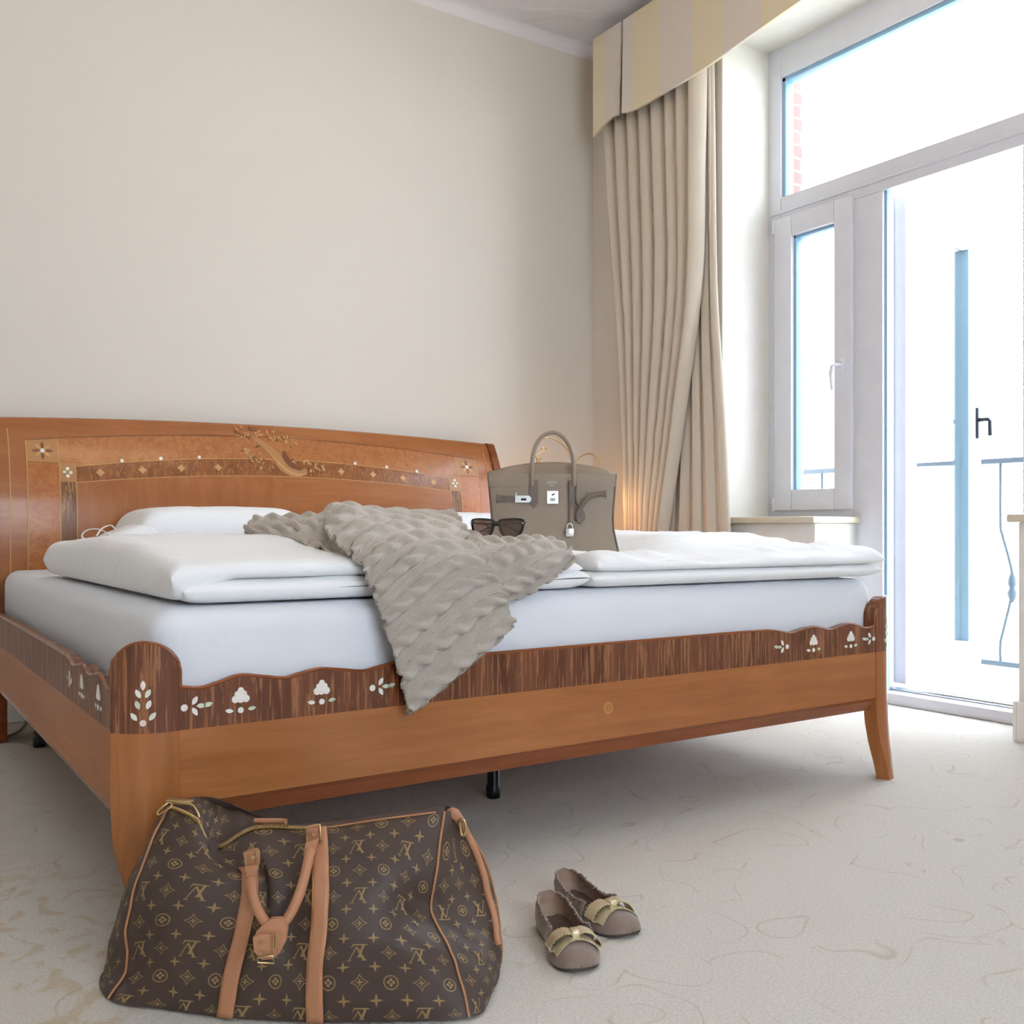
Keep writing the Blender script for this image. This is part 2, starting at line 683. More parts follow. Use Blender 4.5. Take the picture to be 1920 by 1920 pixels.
# small plaster cove where the headboard wall meets the ceiling
cv = []
N = 7
for i in range(N + 1):
    a = PI / 2 * i / N
    cv.append((YB - 0.05 + 0.05 * math.sin(a), ZC - 0.05 + 0.05 * math.cos(a)))
vs, fs = [], []
for x in (X0, XW):
    vs += [(x, y, z) for y, z in cv] + [(x, YB, ZC)]
n = N + 2
for i in range(n):
    j = (i + 1) % n
    fs.append((i, j, n + j, n + i))
fs += [tuple(range(n)), tuple(range(n, 2 * n))]
struct(mk('trim_1', vs, fs, M['ceiling'], smooth=False), 'narrow white plaster cove along the ceiling edge')

# ================================================================== BALCONY WINDOW (frame, fixed light, two side sashes, open door)
win = thing('window_1', (WX, 2.18, 0.0), 'tall white plastic balcony window with top light and side sashes', None)
win['kind'] = 'structure'
FX0, FX1 = WX, WX + 0.075


def mirror_y(y):
    return 2 * 2.18 - y


def yz_box(name, y0, y1, z0, z1, mat, par, x0=FX0, x1=FX1, bev=0.004):
    return box(name, (x0, min(y0, y1), z0), (x1, max(y0, y1), z1), mat, par, bev=bev)


yz_box('frame_head', WY0 + 0.075, WY1 - 0.075, 2.69, WZ, M['white_pvc'], win)
yz_box('transom_bar', WY0 + 0.075, WY1 - 0.075, 2.045, 2.16, M['white_pvc'], win)
yz_box('transom_bar_lip', WY0 + 0.02, WY1 - 0.02, 2.085, 2.10, M['white_pvc'], win, FX0 - 0.008, FX0 + 0.01, 0.003)
for f in (lambda y: y, mirror_y):
    yz_box('frame_jamb', f(WY1), f(2.985), 0.745, WZ, M['white_pvc'], win)
    yz_box('mullion', f(2.60), f(2.464), 0.0, 2.045, M['white_pvc'], win)
    yz_box('frame_bottom', f(2.985), f(2.60), 0.742, 0.775, M['white_pvc'], win)
    # sash
    sy0, sy1, sz0, sz1, gy0, gy1, gz0, gz1 = 3.008, 2.600, 0.772, 2.062, 2.912, 2.687, 0.862, 1.972
    sx0, sx1 = FX0 - 0.018, FX1 - 0.02
    sash = yz_box('sash', f(sy0), f(gy0), sz0, sz1, M['white_pvc'], win, sx0, sx1, 0.006)
    yz_box('sash_stile', f(gy1), f(sy1), sz0, sz1, M['white_pvc'], sash, sx0, sx1, 0.006)
    yz_box('sash_rail', f(gy0), f(gy1), sz0, gz0, M['white_pvc'], sash, sx0, sx1, 0.004)
    yz_box('sash_rail', f(gy0), f(gy1), gz1, sz1, M['white_pvc'], sash, sx0, sx1, 0.004)
    yz_box('glazing_bead', f(gy0), f(gy0 - 0.012), gz0, gz1, M['gasket'], sash, sx0 + 0.02, sx1 - 0.005, 0.002)
    yz_box('glazing_bead', f(gy0), f(gy1), gz1 - 0.012, gz1, M['gasket'], sash, sx0 + 0.02, sx1 - 0.005, 0.002)
    yz_box('pane', f(gy0), f(gy1), gz0, gz1, M['glass'], sash, sx0 + 0.034, sx0 + 0.040, 0)
    # lever handle on the stile
    hy = f(2.645)
    hd = box('handle_rose', (sx0 - 0.010, hy - 0.014, 1.335), (sx0 + 0.001, hy + 0.014, 1.400), M['white_pvc'], sash, bev=0.004)
    tube('handle_lever', [(sx0 - 0.008, hy, 1.370), (sx0 - 0.040, hy, 1.370), (sx0 - 0.048, hy + 0.012, 1.362), (sx0 - 0.048, hy + 0.02, 1.330), (sx0 - 0.046, hy + 0.012, 1.262)],
         [0.007, 0.007, 0.008, 0.008, 0.006], M['white_pvc'], sash, 8)
    for hz in (0.80, 2.03):
        tube('hinge', [(sx0 + 0.002, f(3.013), hz - 0.03), (sx0 + 0.002, f(3.013), hz + 0.03)], 0.007, M['white_pvc'], sash, 8)
# top light
yz_box('glazing_bead', 2.985, 2.967, 2.16, 2.69, M['gasket'], win, FX0 + 0.012, FX1 - 0.01, 0.002)
yz_box('glazing_bead', 1.40, 2.985, 2.672, 2.69, M['gasket'], win, FX0 + 0.012, FX1 - 0.01, 0.002)
yz_box('pane', 2.985, 1.375, 2.16, 2.69, M['glass'], win, FX0 + 0.034, FX0 + 0.040, 0)
# threshold of the balcony door
box('threshold', (WX - 0.02, mirror_y(2.464), 0.0), (WX + 0.13, 2.464, 0.045), M['white_pvc'], win, bev=0.006)
box('threshold_rail', (WX + 0.05, mirror_y(2.464), 0.045), (WX + 0.075, 2.464, 0.060), M['silver'], win, bev=0.003)

# door leaf, hinged on the mullion and swung out over the balcony
dr = thing('door_1', (3.52, 2.452, 0.0), 'white glazed balcony door leaf standing open to the outside', None, rotz=math.atan2(0.15, 0.78))
dr['kind'] = 'structure'
DW, DZ0, DZ1 = 0.80, 0.07, 2.04
B = M['white_pvc']
M['door_bead'] = plain('blue_grey_door_bead', '#67828f', 0.45)


def dbox(name, lo, hi, mat, par=dr, bev=0.004):
    return box(name, lo, hi, mat, par, bev=bev, local=True)


dbox('door_stile', (0, -0.035, DZ0), (0.10, 0.035, DZ1), B)
dbox('door_stile', (DW - 0.11, -0.035, DZ0), (DW, 0.035, DZ1), B)
dbox('door_rail', (0.10, -0.035, DZ0), (DW - 0.11, 0.035, DZ0 + 0.12), B)
dbox('door_rail', (0.10, -0.035, DZ1 - 0.10), (DW - 0.11, 0.035, DZ1), B)
dbox('glazing_bead', (DW - 0.150, -0.034, DZ0 + 0.12), (DW - 0.11, 0.034, DZ1 - 0.10), M['door_bead'], bev=0.002)
dbox('glazing_bead', (0.10, -0.030, DZ0 + 0.12), (0.115, 0.030, DZ1 - 0.10), M['gasket'], bev=0.002)
dbox('pane', (0.115, -0.004, DZ0 + 0.12), (DW - 0.150, 0.004, DZ1 - 0.10), M['glass'], bev=0)
hdl = dbox('handle_rose', (DW - 0.070, -0.046, 1.10), (DW - 0.040, -0.034, 1.24), M['black_metal'], bev=0.004)
tube('handle_lever', [(DW - 0.055, -0.045, 1.185), (DW - 0.055, -0.085, 1.185), (DW - 0.055, -0.092, 1.175), (DW - 0.052, -0.092, 1.110)], 0.009, M['black_metal'], hdl, 8, local=True)
# outer jamb with pale gaskets on the hinge side
yz_box('door_gasket', 2.464, 2.452, 0.05, 2.045, M['gasket'], win, FX0 + 0.012, FX0 + 0.03, 0.002)

# ================================================================== BALCONY AND OUTSIDE
M['balcony'] = plain('sunlit_concrete', '#e8e4da', 0.8)
M['facade'] = plain('pale_outside_plaster', '#e8e2d8', 0.85)
M['iron'] = plain('grey_blue_painted_iron', '#43535e', 0.5)
M['mat'] = plain('blue_grey_rubber_mat', '#4d5d6e', 0.8, bump=(120, 0.4, 0.003))
t = NT('red_brick')
br = t.node('ShaderNodeTexBrick')
br.inputs['Scale'].default_value = 4.0
br.inputs['Color1'].default_value = (*srgb('#a3645d'), 1)
br.inputs['Color2'].default_value = (*srgb('#9b5c56'), 1)
br.inputs['Mortar'].default_value = (*srgb('#ab8a82'), 1)
t.link(t.coords(rot=(R(90), 0, 0)), br.inputs['Vector'])
t.set(Base_Color=br.outputs['Color'], Roughness=0.9)
M['brick'] = t.m
slab = box('balcony_slab', (WX + 0.09, 0.2, -0.25), (4.75, 4.2, -0.01), M['balcony'], bev=0.01)
struct(slab, 'pale concrete balcony floor outside the door')
tag(box('door_mat', (3.585, 1.86, -0.01), (3.80, 2.44, 0.012), M['mat'], bev=0.004), 'blue-grey rubber mat on the balcony outside the door', 'mat')
ow = box('brick_pier', (XW + 0.38, 3.13, -0.25), (3.76, 3.60, 3.6), M['brick'], bev=0.004)
struct(ow, 'red brick pier on the outside wall beside the window')
rl = thing('balcony_railing', (4.62, 2.2, -0.01), 'grey-blue wrought iron balcony railing outside the open door', 'railing')
box('top_rail', (4.59, 0.3, 1.005), (4.64, 4.1, 1.030), M['iron'], rl, bev=0.004)
box('bottom_rail', (4.60, 0.3, 0.03), (4.63, 4.1, 0.055), M['iron'], rl, bev=0.004)
for k in range(8):
    y = 0.55 + k * 0.5255
    pts = [(4.615, y, 1.01), (4.615, y, 0.72), (4.615, y - 0.01, 0.66), (4.60, y - 0.05, 0.55), (4.60, y - 0.068, 0.46), (4.60, y - 0.06, 0.36), (4.612, y - 0.02, 0.22), (4.615, y, 0.14), (4.615, y, 0.05)]
    bal = tube('baluster', spline(pts, 4), 0.0065, M['iron'], rl, 8)
    lathe('baluster_knot', [(0.004, -0.09), (0.016, -0.07), (0.022, -0.045), (0.012, -0.02), (0.02, 0.0), (0.016, 0.03), (0.006, 0.055)], M['iron'], bal, 10, (4.60, y - 0.066, 0.43))
    if k % 2 == 0:
        tube('scroll_bar', spline([(4.615, y + 0.21, 0.62), (4.612, y + 0.17, 0.55), (4.61, y + 0.15, 0.47), (4.612, y + 0.155, 0.40), (4.615, y + 0.165, 0.33)], 5), 0.005, M['iron'], rl, 8)
# house across the street (its red gable shows in the side window)
hs = thing('house', (15.0, 14.2, -6.0), 'distant red brick house gable seen through the side window', 'house')
HA, HB_ = Vector((-0.630, 0.776, 0)), Vector((0.776, 0.630, 0))


def hp_(t_, d_, z_):
    q = Vector((14, 11.38, 0)) + HA * t_ + HB_ * d_
    return (q.x, q.y, z_)


outl = [(0, -6), (4.2, -6), (4.2, 1.656), (2.1, 3.756), (0, 1.656)]
gv = [hp_(a_, 0, b_) for a_, b_ in outl] + [hp_(a_, 5.0, b_) for a_, b_ in outl]
mk('gable_wall', gv, [(0, 1, 2, 3, 4), (5, 6, 7, 8, 9), (0, 1, 6, 5), (1, 2, 7, 6), (2, 3, 8, 7), (3, 4, 9, 8), (4, 0, 5, 9)], M['brick'], hs, smooth=False)
for t0_ in (0.7, 2.6):
    def slab(nm, pad, d0, d1, mat, par):
        c = [(t0_ + pad, -1.6 + pad), (t0_ + 0.9 - pad, -1.6 + pad), (t0_ + 0.9 - pad, -0.2 - pad), (t0_ + pad, -0.2 - pad)]
        v_ = [hp_(a_, d0, b_) for a_, b_ in c] + [hp_(a_, d1, b_) for a_, b_ in c]
        return mk(nm, v_, [(0, 1, 2, 3), (4, 5, 6, 7), (0, 1, 5, 4), (1, 2, 6, 5), (2, 3, 7, 6), (3, 0, 4, 7)], mat, par, smooth=False)
    f = slab('house_window', 0.0, -0.06, 0.02, M['white_paint'], hs)
    slab('house_pane', 0.08, -0.09, -0.05, M['glass'], f)
g = struct(box('street', (4.8, -30, -6.3), (60, 40, -6.0), M['balcony'], bev=0), 'pale paved street far below the balcony')

# unseen window, added behind the viewer to bring more daylight into the room
w2 = thing('added_rear_window', (0.6, -2.28, 0.6), 'added white framed window in the unseen rear wall', None)
w2['kind'] = 'structure'
for lo, hi in (((-0.5, -2.30, 0.6), (-0.42, -2.24, 2.6)), ((1.62, -2.30, 0.6), (1.7, -2.24, 2.6)), ((0.56, -2.30, 0.6), (0.64, -2.24, 2.6)),
               ((-0.42, -2.30, 0.6), (1.62, -2.24, 0.68)), ((-0.42, -2.30, 2.52), (1.62, -2.24, 2.6))):
    box('window_frame', lo, hi, M['white_pvc'], w2, bev=0.005)
for a, b in ((-0.42, 0.56), (0.64, 1.62)):
    box('pane', (a, -2.275, 0.68), (b, -2.269, 2.52), M['glass'], w2, bev=0)

# ================================================================== CURTAIN AND PELMET
t = NT('cream_satin_stripe')
sp = t.node('ShaderNodeSeparateXYZ')
t.link(t.coords(), sp.inputs[0])
ph = t.math('FRACT', t.math('MULTIPLY', t.math('ADD', sp.outputs[1], 2.37), 1 / 0.38))
col = t.mix(t.ramp(ph, [(0.0, 0.0), (0.05, 1.0), (0.45, 1.0), (0.50, 0.0)]), srgb('#d9cdbf'), srgb('#decfae'))
t.set(Base_Color=col, Roughness=0.5)
t.b.inputs['Sheen Weight'].default_value = 0.2
t.bump(t.noise(t.coords(scale=(1, 60, 1)), 8, 2), 0.08, 0.002)
M['pelmet'] = t.m
t = NT('cream_curtain_satin')
col = t.mix(t.noise(t.coords(scale=(6, 6, 0.5)), 3, 3), srgb('#dccdb9'), srgb('#e8dccb'))
t.set(Base_Color=col, Roughness=0.42)
t.b.inputs['Sheen Weight'].default_value = 0.3
t.bump(t.noise(t.coords(scale=(70, 70, 2)), 6, 2), 0.12, 0.002)
tl = t.node('ShaderNodeBsdfTranslucent')
t.link(col, tl.inputs['Color'])
mx = t.node('ShaderNodeMixShader')
mx.inputs[0].default_value = 0.22
t.link(t.b.outputs[0], mx.inputs[1])
t.link(tl.outputs[0], mx.inputs[2])
t.link(mx.outputs[0], t.t.nodes['Material Output'].inputs['Surface'])
M['curtain'] = t.m

XV = 2.97


def pelmet_bottom(y):
    return cinterp(-y, [-3.73, -3.66, -3.58, -3.52, -3.40, -3.20, -2.98, -2.72, -2.48, -2.18, -1.6, -0.6], [2.565, 2.595, 2.612, 2.602, 2.592, 2.600, 2.612, 2.645, 2.672, 2.685, 2.66, 2.61])


pel = thing('pelmet', (XV, 2.2, 3.03), 'striped cream satin pelmet with a box pleat above the balcony window', 'pelmet')
for ya, yb, nm in ((3.725, 3.520, 'pelmet_panel'), (3.505, 0.60, 'pelmet_panel')):
    n = 10 if ya > 3.6 else 90
    vs = []
    for i in range(n + 1):
        y = lerp(ya, yb, i / n)
        zb = pelmet_bottom(y)
        # the panel edges at the pleat curl forward a little
        e = min(abs(y - 3.515), 0.10)
        xo = -0.018 * math.exp(-e / 0.025)
        for dx in (0, 0.012):
            for k in range(5):
                zz = lerp(3.033, zb, k / 4)
                vs.append((XV + dx + xo * (k / 4), y + (0.006 * k / 4 if ya > 3.6 else -0.006 * k / 4) * (1 if e < 0.04 else 0), zz))
    fs = []
    for i in range(n):
        for k in range(4):
            a = i * 10 + k
            b = (i + 1) * 10 + k
            fs.append((a, a + 1, b + 1, b))
            fs.append((a + 5, b + 5, b + 6, a + 6))
        a, b = i * 10, (i + 1) * 10
        fs.append((a + 4, a + 9, b + 9, b + 4))
        fs.append((a, b, b + 5, a + 5))
    for i in (0, n):
        a = i * 10
        for k in range(4):
            fs.append((a + k, a + 5 + k, a + 6 + k, a + 1 + k))
    mk(nm, vs, fs, M['pelmet'], pel, sharp=40)
# recessed cloth inside the pleat
box('pleat_insert', (XV + 0.022, 3.46, 2.625), (XV + 0.030, 3.56, 3.01), M['pelmet'], pel, bev=0.002)
box('pelmet_board', (XV + 0.014, 0.60, 3.012), (XW - 0.001, 3.70, 3.030), M['white_paint'], pel, bev=0.002)
box('pelmet_return', (XV + 0.012, 3.70, 2.60), (XW - 0.001, 3.712, 3.012), M['pelmet'], pel, bev=0.002)


def curtain(name, par_label, left, right, xc, amp, npl, seed, zt=2.95, zb=0.02):
    rnd = random.Random(seed)
    ph = [rnd.uniform(-0.5, 0.5) for _ in range(npl + 1)]
    am = [rnd.uniform(0.65, 1.2) for _ in range(npl + 1)]
    nu, nv = npl * 14, 60
    vs = []
    uv = []
    for j in range(nv + 1):
        v = j / nv
        z = lerp(zb, zt, v)
        yl = cinterp(z, *left)
        yr = cinterp(z, *right)
        for i in range(nu + 1):
            s = i / nu
            k = s * npl
            ki = min(int(k), npl - 1)
            a = lerp(am[ki], am[ki + 1], k - ki)
            p = 2 * PI * k + lerp(ph[ki], ph[ki + 1], k - ki)
            tw = 0.25 * math.sin(3.1 * v + ki)
            c = math.cos(p + tw)
            x = xc + amp * a * (1 if c > 0 else 0.85) * math.copysign(abs(c) ** 0.8, c) * (0.75 + 0.25 * v)
            y = lerp(yl, yr, s) + 0.008 * math.sin(p * 2 + 1.0) + 0.004 * math.sin(9 * v + k)
            vs.append((x, y, z))
    fs = grid_faces(nu + 1, nv + 1)
    o = mk(name, vs, fs, M['curtain'])
    md = o.modifiers.new('thick', 'SOLIDIFY')
    md.thickness = 0.003
    tag(o, par_label, 'curtain', 'curtains at the balcony window')
    return o


curtain('curtain', 'long pleated cream curtain swept aside towards the corner, in front',
        ([0.0, 0.695, 1.43, 2.64, 2.95], [3.55, 3.585, 3.64, 3.755, 3.77]),
        ([0.0, 0.35, 0.695, 1.2, 1.775, 2.3, 2.64, 2.95], [3.43, 3.38, 3.318, 3.215, 3.105, 3.088, 3.085, 3.085]), 3.055, 0.032, 8, 3)
curtain('curtain', 'cream curtain panel hanging straight behind the swept one, beside the window',
        ([0.0, 0.695, 1.4, 2.0, 2.95], [3.44, 3.40, 3.34, 3.25, 3.22]),
        ([0.0, 0.695, 1.2, 1.775, 2.64, 2.95], [2.945, 2.968, 3.00, 3.055, 3.07, 3.07]), 3.108, 0.018, 5, 9)

# ================================================================== ADDED CEILING LAMP (unseen, above the frame; warms the room, glints on the headboard)
cl_ = thing('added_ceiling_lamp', (1.30, 2.05, ZC), 'added unseen brass ceiling lamp with three frosted glass shades above the bed', 'lamp')
lathe('canopy', [(0.06, 0.0), (0.06, -0.012), (0.02, -0.04), (0.008, -0.045)], M['brass_dull'], cl_, 20, (1.30, 2.05, ZC))
tube('stem', [(1.30, 2.05, ZC - 0.04), (1.30, 2.05, ZC - 0.32)], 0.008, M['brass_dull'], cl_, 10)
t = NT('lit_frosted_glass')
t.set(Base_Color=srgb('#fff0d8'), Roughness=0.5)
t.b.inputs['Emission Color'].default_value = (1.0, 0.72, 0.42, 1)
t.b.inputs['Emission Strength'].default_value = 9.0
M['lit_glass'] = t.m
for k in range(3):
    a = 2 * PI * k / 3 + 0.4
    e = Vector((1.30 + 0.24 * math.cos(a), 2.05 + 0.24 * math.sin(a), ZC - 0.34))
    tube('lamp_arm', spline([(1.30, 2.05, ZC - 0.30), Vector((1.30, 2.05, ZC - 0.36)).lerp(e, 0.45) - Vector((0, 0, 0.04)), e - Vector((0, 0, 0.015)), e + Vector((0, 0, 0.02))], 5), 0.006, M['brass_dull'], cl_, 8)
    lathe('glass_shade', [(0.012, 0.0), (0.04, 0.01), (0.062, 0.05), (0.066, 0.09), (0.060, 0.10), (0.02, 0.105)], M['lit_glass'], cl_, 20, e + Vector((0, 0, 0.02)))
    l = bpy.data.lights.new('added_ceiling_bulb', 'POINT')
    l.energy = 2.1
    l.color = (1.0, 0.74, 0.48)
    l.shadow_soft_size = 0.07
    o = bpy.data.objects.new('added_ceiling_bulb', l)
    COL.objects.link(o)
    o.location = e + Vector((0, 0, -0.08))

# ================================================================== BED
XC, YF = 1.433, 1.735            # bed centre line, front face of the footboard
PXI = 0.957                      # half width to the inner edges of the posts
RX = 1.056                       # half width to the outer faces of the rails
ZB = 0.350                       # line between striped band and plain panel
YH = 3.74                        # face of the headboard at mattress height
bed = thing('double_bed', (XC, 2.75, 0.0), 'large cherry wood sleigh bed with striped band and pearl inlay', 'bed')


def wave_top(s):
    """top edge of footboard and rails at distance s from the post"""
    return cinterp(s, [0.0, 0.012, 0.040, 0.075, 0.107, 0.150, 0.192, 0.225, 0.258, 0.302, 0.350, 0.395, 0.43, 0.52],
                   [0.424, 0.421, 0.4185, 0.426, 0.4345, 0.4285, 0.4225, 0.4285, 0.4335, 0.4285, 0.4225, 0.4295, 0.434, 0.4355])


def strip(name, profile, y_of, thick, mat, parent, axis):
    """upright board: profile = [(s, zlow, zhigh)], lies in plane x or y"""
    vs, fs = [], []
    for s, z0, z1 in profile:
        for q in (0, thick):
            for z in (z0, z1):
                vs.append((s, y_of + q, z) if axis == 'x' else (y_of + q, s, z))
    n = len(profile)
    for i in range(n - 1):
        a, b = i * 4, (i + 1) * 4
        fs += [(a, b, b + 1, a + 1), (a + 2, a + 3, b + 3, b + 2), (a + 1, b + 1, b + 3, a + 3), (a, a + 2, b + 2, b)]
    fs += [(0, 1, 3, 2), (4 * n - 4, 4 * n - 2, 4 * n - 1, 4 * n - 3)]
    return mk(name, vs, fs, mat, parent, sharp=35)


# footboard
fx0, fx1 = XC - PXI, XC + PXI
xs = []
n = 260
for i in range(n + 1):
    x = lerp(fx0, fx1, i / n)
    xs.append((x, ZB, wave_top(min(x - fx0, fx1 - x))))
fb = strip('footboard_band', xs, YF, 0.028, M['rose'], bed, 'x')
strip('footboard_panel', [(fx0, 0.222, ZB), (fx1, 0.222, ZB)], YF, 0.028, M['cherry'], bed, 'x')
vs = []
for x in (fx0 - 0.01, fx1 + 0.01):
    vs += [(x, YF - 0.002, 0.222), (x, YF + 0.004, 0.214), (x, YF + 0.012, 0.188), (x, YF + 0.028, 0.186), (x, YF + 0.028, 0.222)]
fs = [(i, (i + 1) % 5, 5 + (i + 1) % 5, 5 + i) for i in range(5)] + [(0, 1, 2, 3, 4), (5, 6, 7, 8, 9)]
mk('footboard_moulding', vs, fs, M['cherry_dark'], bed, smooth=False)
tube('edge_bead', [(x, YF + 0.003, z + 0.001) for x, _, z in xs], 0.0042, M['cherry_dark'], bed, 6)

# rails
for sgn in (-1, 1):
    xo = XC + sgn * RX
    th = -sgn * 0.026
    y0, y1 = 1.785, YH + 0.01
    pr = []
    n = 170
    for i in range(n + 1):
        y = lerp(y0, y1, (i / n) ** 1.5)
        pr.append((y, ZB, wave_top(y - y0)))
    strip('rail_band', pr, xo, th, M['rose_rail'], bed, 'y')
    strip('rail_panel', [(y0, 0.222, ZB), (y1, 0.222, ZB)], xo, th, M['cherry_y'], bed, 'y')
    strip('rail_moulding', [(y0, 0.208, 0.222), (y1, 0.208, 0.222)], xo - sgn * 0.004, th * 0.8, M['cherry_dark'], bed, 'y')
    tube('edge_bead', [(xo - sgn * 0.003, y, z + 0.001) for y, _, z in pr], 0.0042, M['cherry_dark'], bed, 6)


# corner posts: convex slabs with a round ear above and a sabre leg below
def post_section(sgn, z, w, shift, n=11):
    """points of the outer face (inner edge -> outer edge) and of the back face"""
    a = Vector((XC + sgn * PXI, YF - 0.002))
    b = Vector((XC + sgn * (RX + 0.004), YF + 0.043))
    cen = (a + b) / 2
    d = (b - a).normalized()
    L = (b - a).length
    nr = Vector((d.y, -d.x)) * (1 if sgn > 0 else -1)
    if nr.y > 0:
        nr = -nr
    outer, inner = [], []
    for i in range(n):
        u = lerp(-1, 1, i / (n - 1)) * w / L
        bulge = 0.017 * (1 - u * u)
        p = cen + d * (u * L / 2) + nr * bulge + shift
        outer.append((p.x, p.y, z))
        q = p - nr * 0.034
        inner.append((q.x, q.y, z))
    return outer, inner, L


def post(sgn):
    L = 0.112
    zc, Rr = 0.447, 0.0560
    levels = []
    # leg: from floor to band line
    for k in range(15):
        z = lerp(0.0, ZB, k / 14)
        w = interp(z, [0.0, 0.05, 0.09, 0.16, 0.35], [0.052, 0.072, 0.092, 0.111, 0.112])
        s = interp(z, [0.0, 0.04, 0.10, 0.16, 0.22, 0.35], [1.0, 0.72, 0.33, 0.08, 0.0, 0.0])
        levels.append((z, w, s))
    top = []
    for k in range(7):
        top.append((lerp(ZB, zc, k / 6), L, 0.0))
    for k in range(1, 15):
        a = PI / 2 * k / 14
        top.append((zc + Rr * math.sin(a), max(0.004, L * math.cos(a)), 0.0))
    for nm, lv, mat in (('post_leg', levels, M['cherry_z']), ('post_ear', top, M['rose'])):
        vs, fs = [], []
        N = 11
        for z, w, s in lv:
            o, i, _ = post_section(sgn, z, w, Vector((-sgn * 0.028 * s, -0.040 * s)))
            vs += o + i[::-1]
        m = 2 * N
        for j in range(len(lv) - 1):
            for k in range(m):
                k2 = (k + 1) % m
                fs.append((j * m + k, j * m + k2, (j + 1) * m + k2, (j + 1) * m + k))
        fs.append(tuple(range(m)))
        fs.append(tuple((len(lv) - 1) * m + k for k in range(m)))
        p = mk(nm, vs, fs, mat, bed, sharp=50)
    # bead round the ear
    pts = []
    for k in range(-2, 29):
        a = PI * min(max(k, 0), 26) / 26
        u = -math.cos(a)
        z = zc + Rr * math.sin(a)
        if k < 0:
            z = lerp(0.424, zc, (k + 2) / 2)
        o, i, _ = post_section(sgn, z, L, Vector((0, 0)), 41)
        idx = min(40, max(0, round((u + 1) / 2 * 40)))
        q = Vector(o[idx]) * 0.85 + Vector(i[idx]) * 0.15
        pts.append(q)
        if k >= 26:
            break
    tube('edge_bead', pts, 0.0042, M['cherry_dark'], p, 6)


post(-1)
post(1)

# black centre and side supports
for x, y in ((1.392, 2.158), (0.513, 3.46), (2.35, 3.46), (1.392, 3.2)):
    lg = lathe('support_leg', [(0.017, 0.0), (0.019, 0.004), (0.019, 0.030), (0.016, 0.034), (0.016, 0.205)], M['black_metal'], bed, 16, (x, y, 0))
box('slat_base', (XC - RX + 0.03, YF + 0.03, 0.205), (XC + RX - 0.03, YH, 0.245), M['cherry_dark'], bed, bev=0.004)


# headboard: sleigh curve, rolled back at the top, gently arched
HC, HW = 1.437, 1.005


def hb_y(z):
    return YH + (0.83 * (z - 0.72) ** 2 if z > 0.72 else 0.0)


def hb_top(x):
    u = (x - HC) / 1.04
    return 1.121 - 0.030 * u * u


def hb_pt(xr, z, off=0.0):
    e = 0.004
    dy = (hb_y(z + e) - hb_y(z - e)) / (2 * e)
    nv = Vector((0, -1, dy)).normalized()
    return Vector((HC + xr, hb_y(z), z)) + nv * off


def hb_slab(name, x0, x1, nx, z0, front, back, mat, roll=0.02):
    vs, fs = [], []
    for i in range(nx + 1):
        x = lerp(x0, x1, i / nx)
        zt = hb_top(x)
        ring = []
        nz = 26
        for k in range(nz + 1):
            z = lerp(z0, zt - roll, k / nz)
            ring.append(hb_pt(x - HC, z, front))
        c = hb_pt(x - HC, zt - roll, (front - back) / 2)
        c0 = hb_pt(x - HC, zt - roll, front)
        rr = (c0 - c)
        for k in range(1, 8):
            a = PI * k / 8
            t_ = Vector((0, rr.z, -rr.y))
            if t_.z < 0:
                t_ = -t_
            ring.append(c + rr * math.cos(a) + t_.normalized() * roll * math.sin(a))
        for k in range(nz, -1, -3):
            z = lerp(z0, zt - roll, k / nz)
            ring.append(hb_pt(x - HC, z, -back))
        m = len(ring)
        vs += ring
    for i in range(nx):
        for k in range(m):
            k2 = (k + 1) % m
            fs.append((i * m + k, i * m + k2, (i + 1) * m + k2, (i + 1) * m + k))
    fs += [tuple(range(m)), tuple(nx * m + k for k in range(m))]
    return mk(name, vs, fs, mat, bed, sharp=60)


hb = hb_slab('headboard', HC - HW, HC + HW, 60, 0.26, 0.0, 0.045, M['cherry'])
for sgn in (-1, 1):
    a, b = HC + sgn * HW, HC + sgn * (HW + 0.034)
    hb_slab('headboard_end', min(a, b), max(a, b), 2, 0.18, 0.012, 0.058, M['cherry_dark'], 0.024)
    box('headboard_leg', (min(a, b) - 0.005, 3.585, 0.0), (max(a, b) + 0.005, 3.70, 0.20), M['cherry_dark'], bed, bev=0.006)
    box('headboard_leg_block', (min(a, b) - 0.003, 3.60, 0.19), (max(a, b) + 0.003, 3.80, 0.30), M['cherry_dark'], bed, bev=0.006)


def hb_patch(name, x0, x1, zlo, zhi, mat, off=0.0012, nx=24, nz=10, parent=None):
    """thin veneer piece lying on the headboard face; zlo, zhi are functions of x (relative)"""
    vs = []
    for j in range(nz + 1):
        for i in range(nx + 1):
            x = lerp(x0, x1, i / nx)
            z = lerp(zlo(x), zhi(x), j / nz)
            vs.append(hb_pt(x, z, off))
    return mk(name, vs, grid_faces(nx + 1, nz + 1), mat, parent or hb)


def k_(v):
    return lambda x: v


def band_top(x):
    return 0.967 - 0.055 * (x / 0.77) ** 2


def band_bot(x):
    return 0.899 - 0.043 * (x / 0.76) ** 2


def burl_top(x):
    return 1.056 - 0.054 * (x / 0.92) ** 2


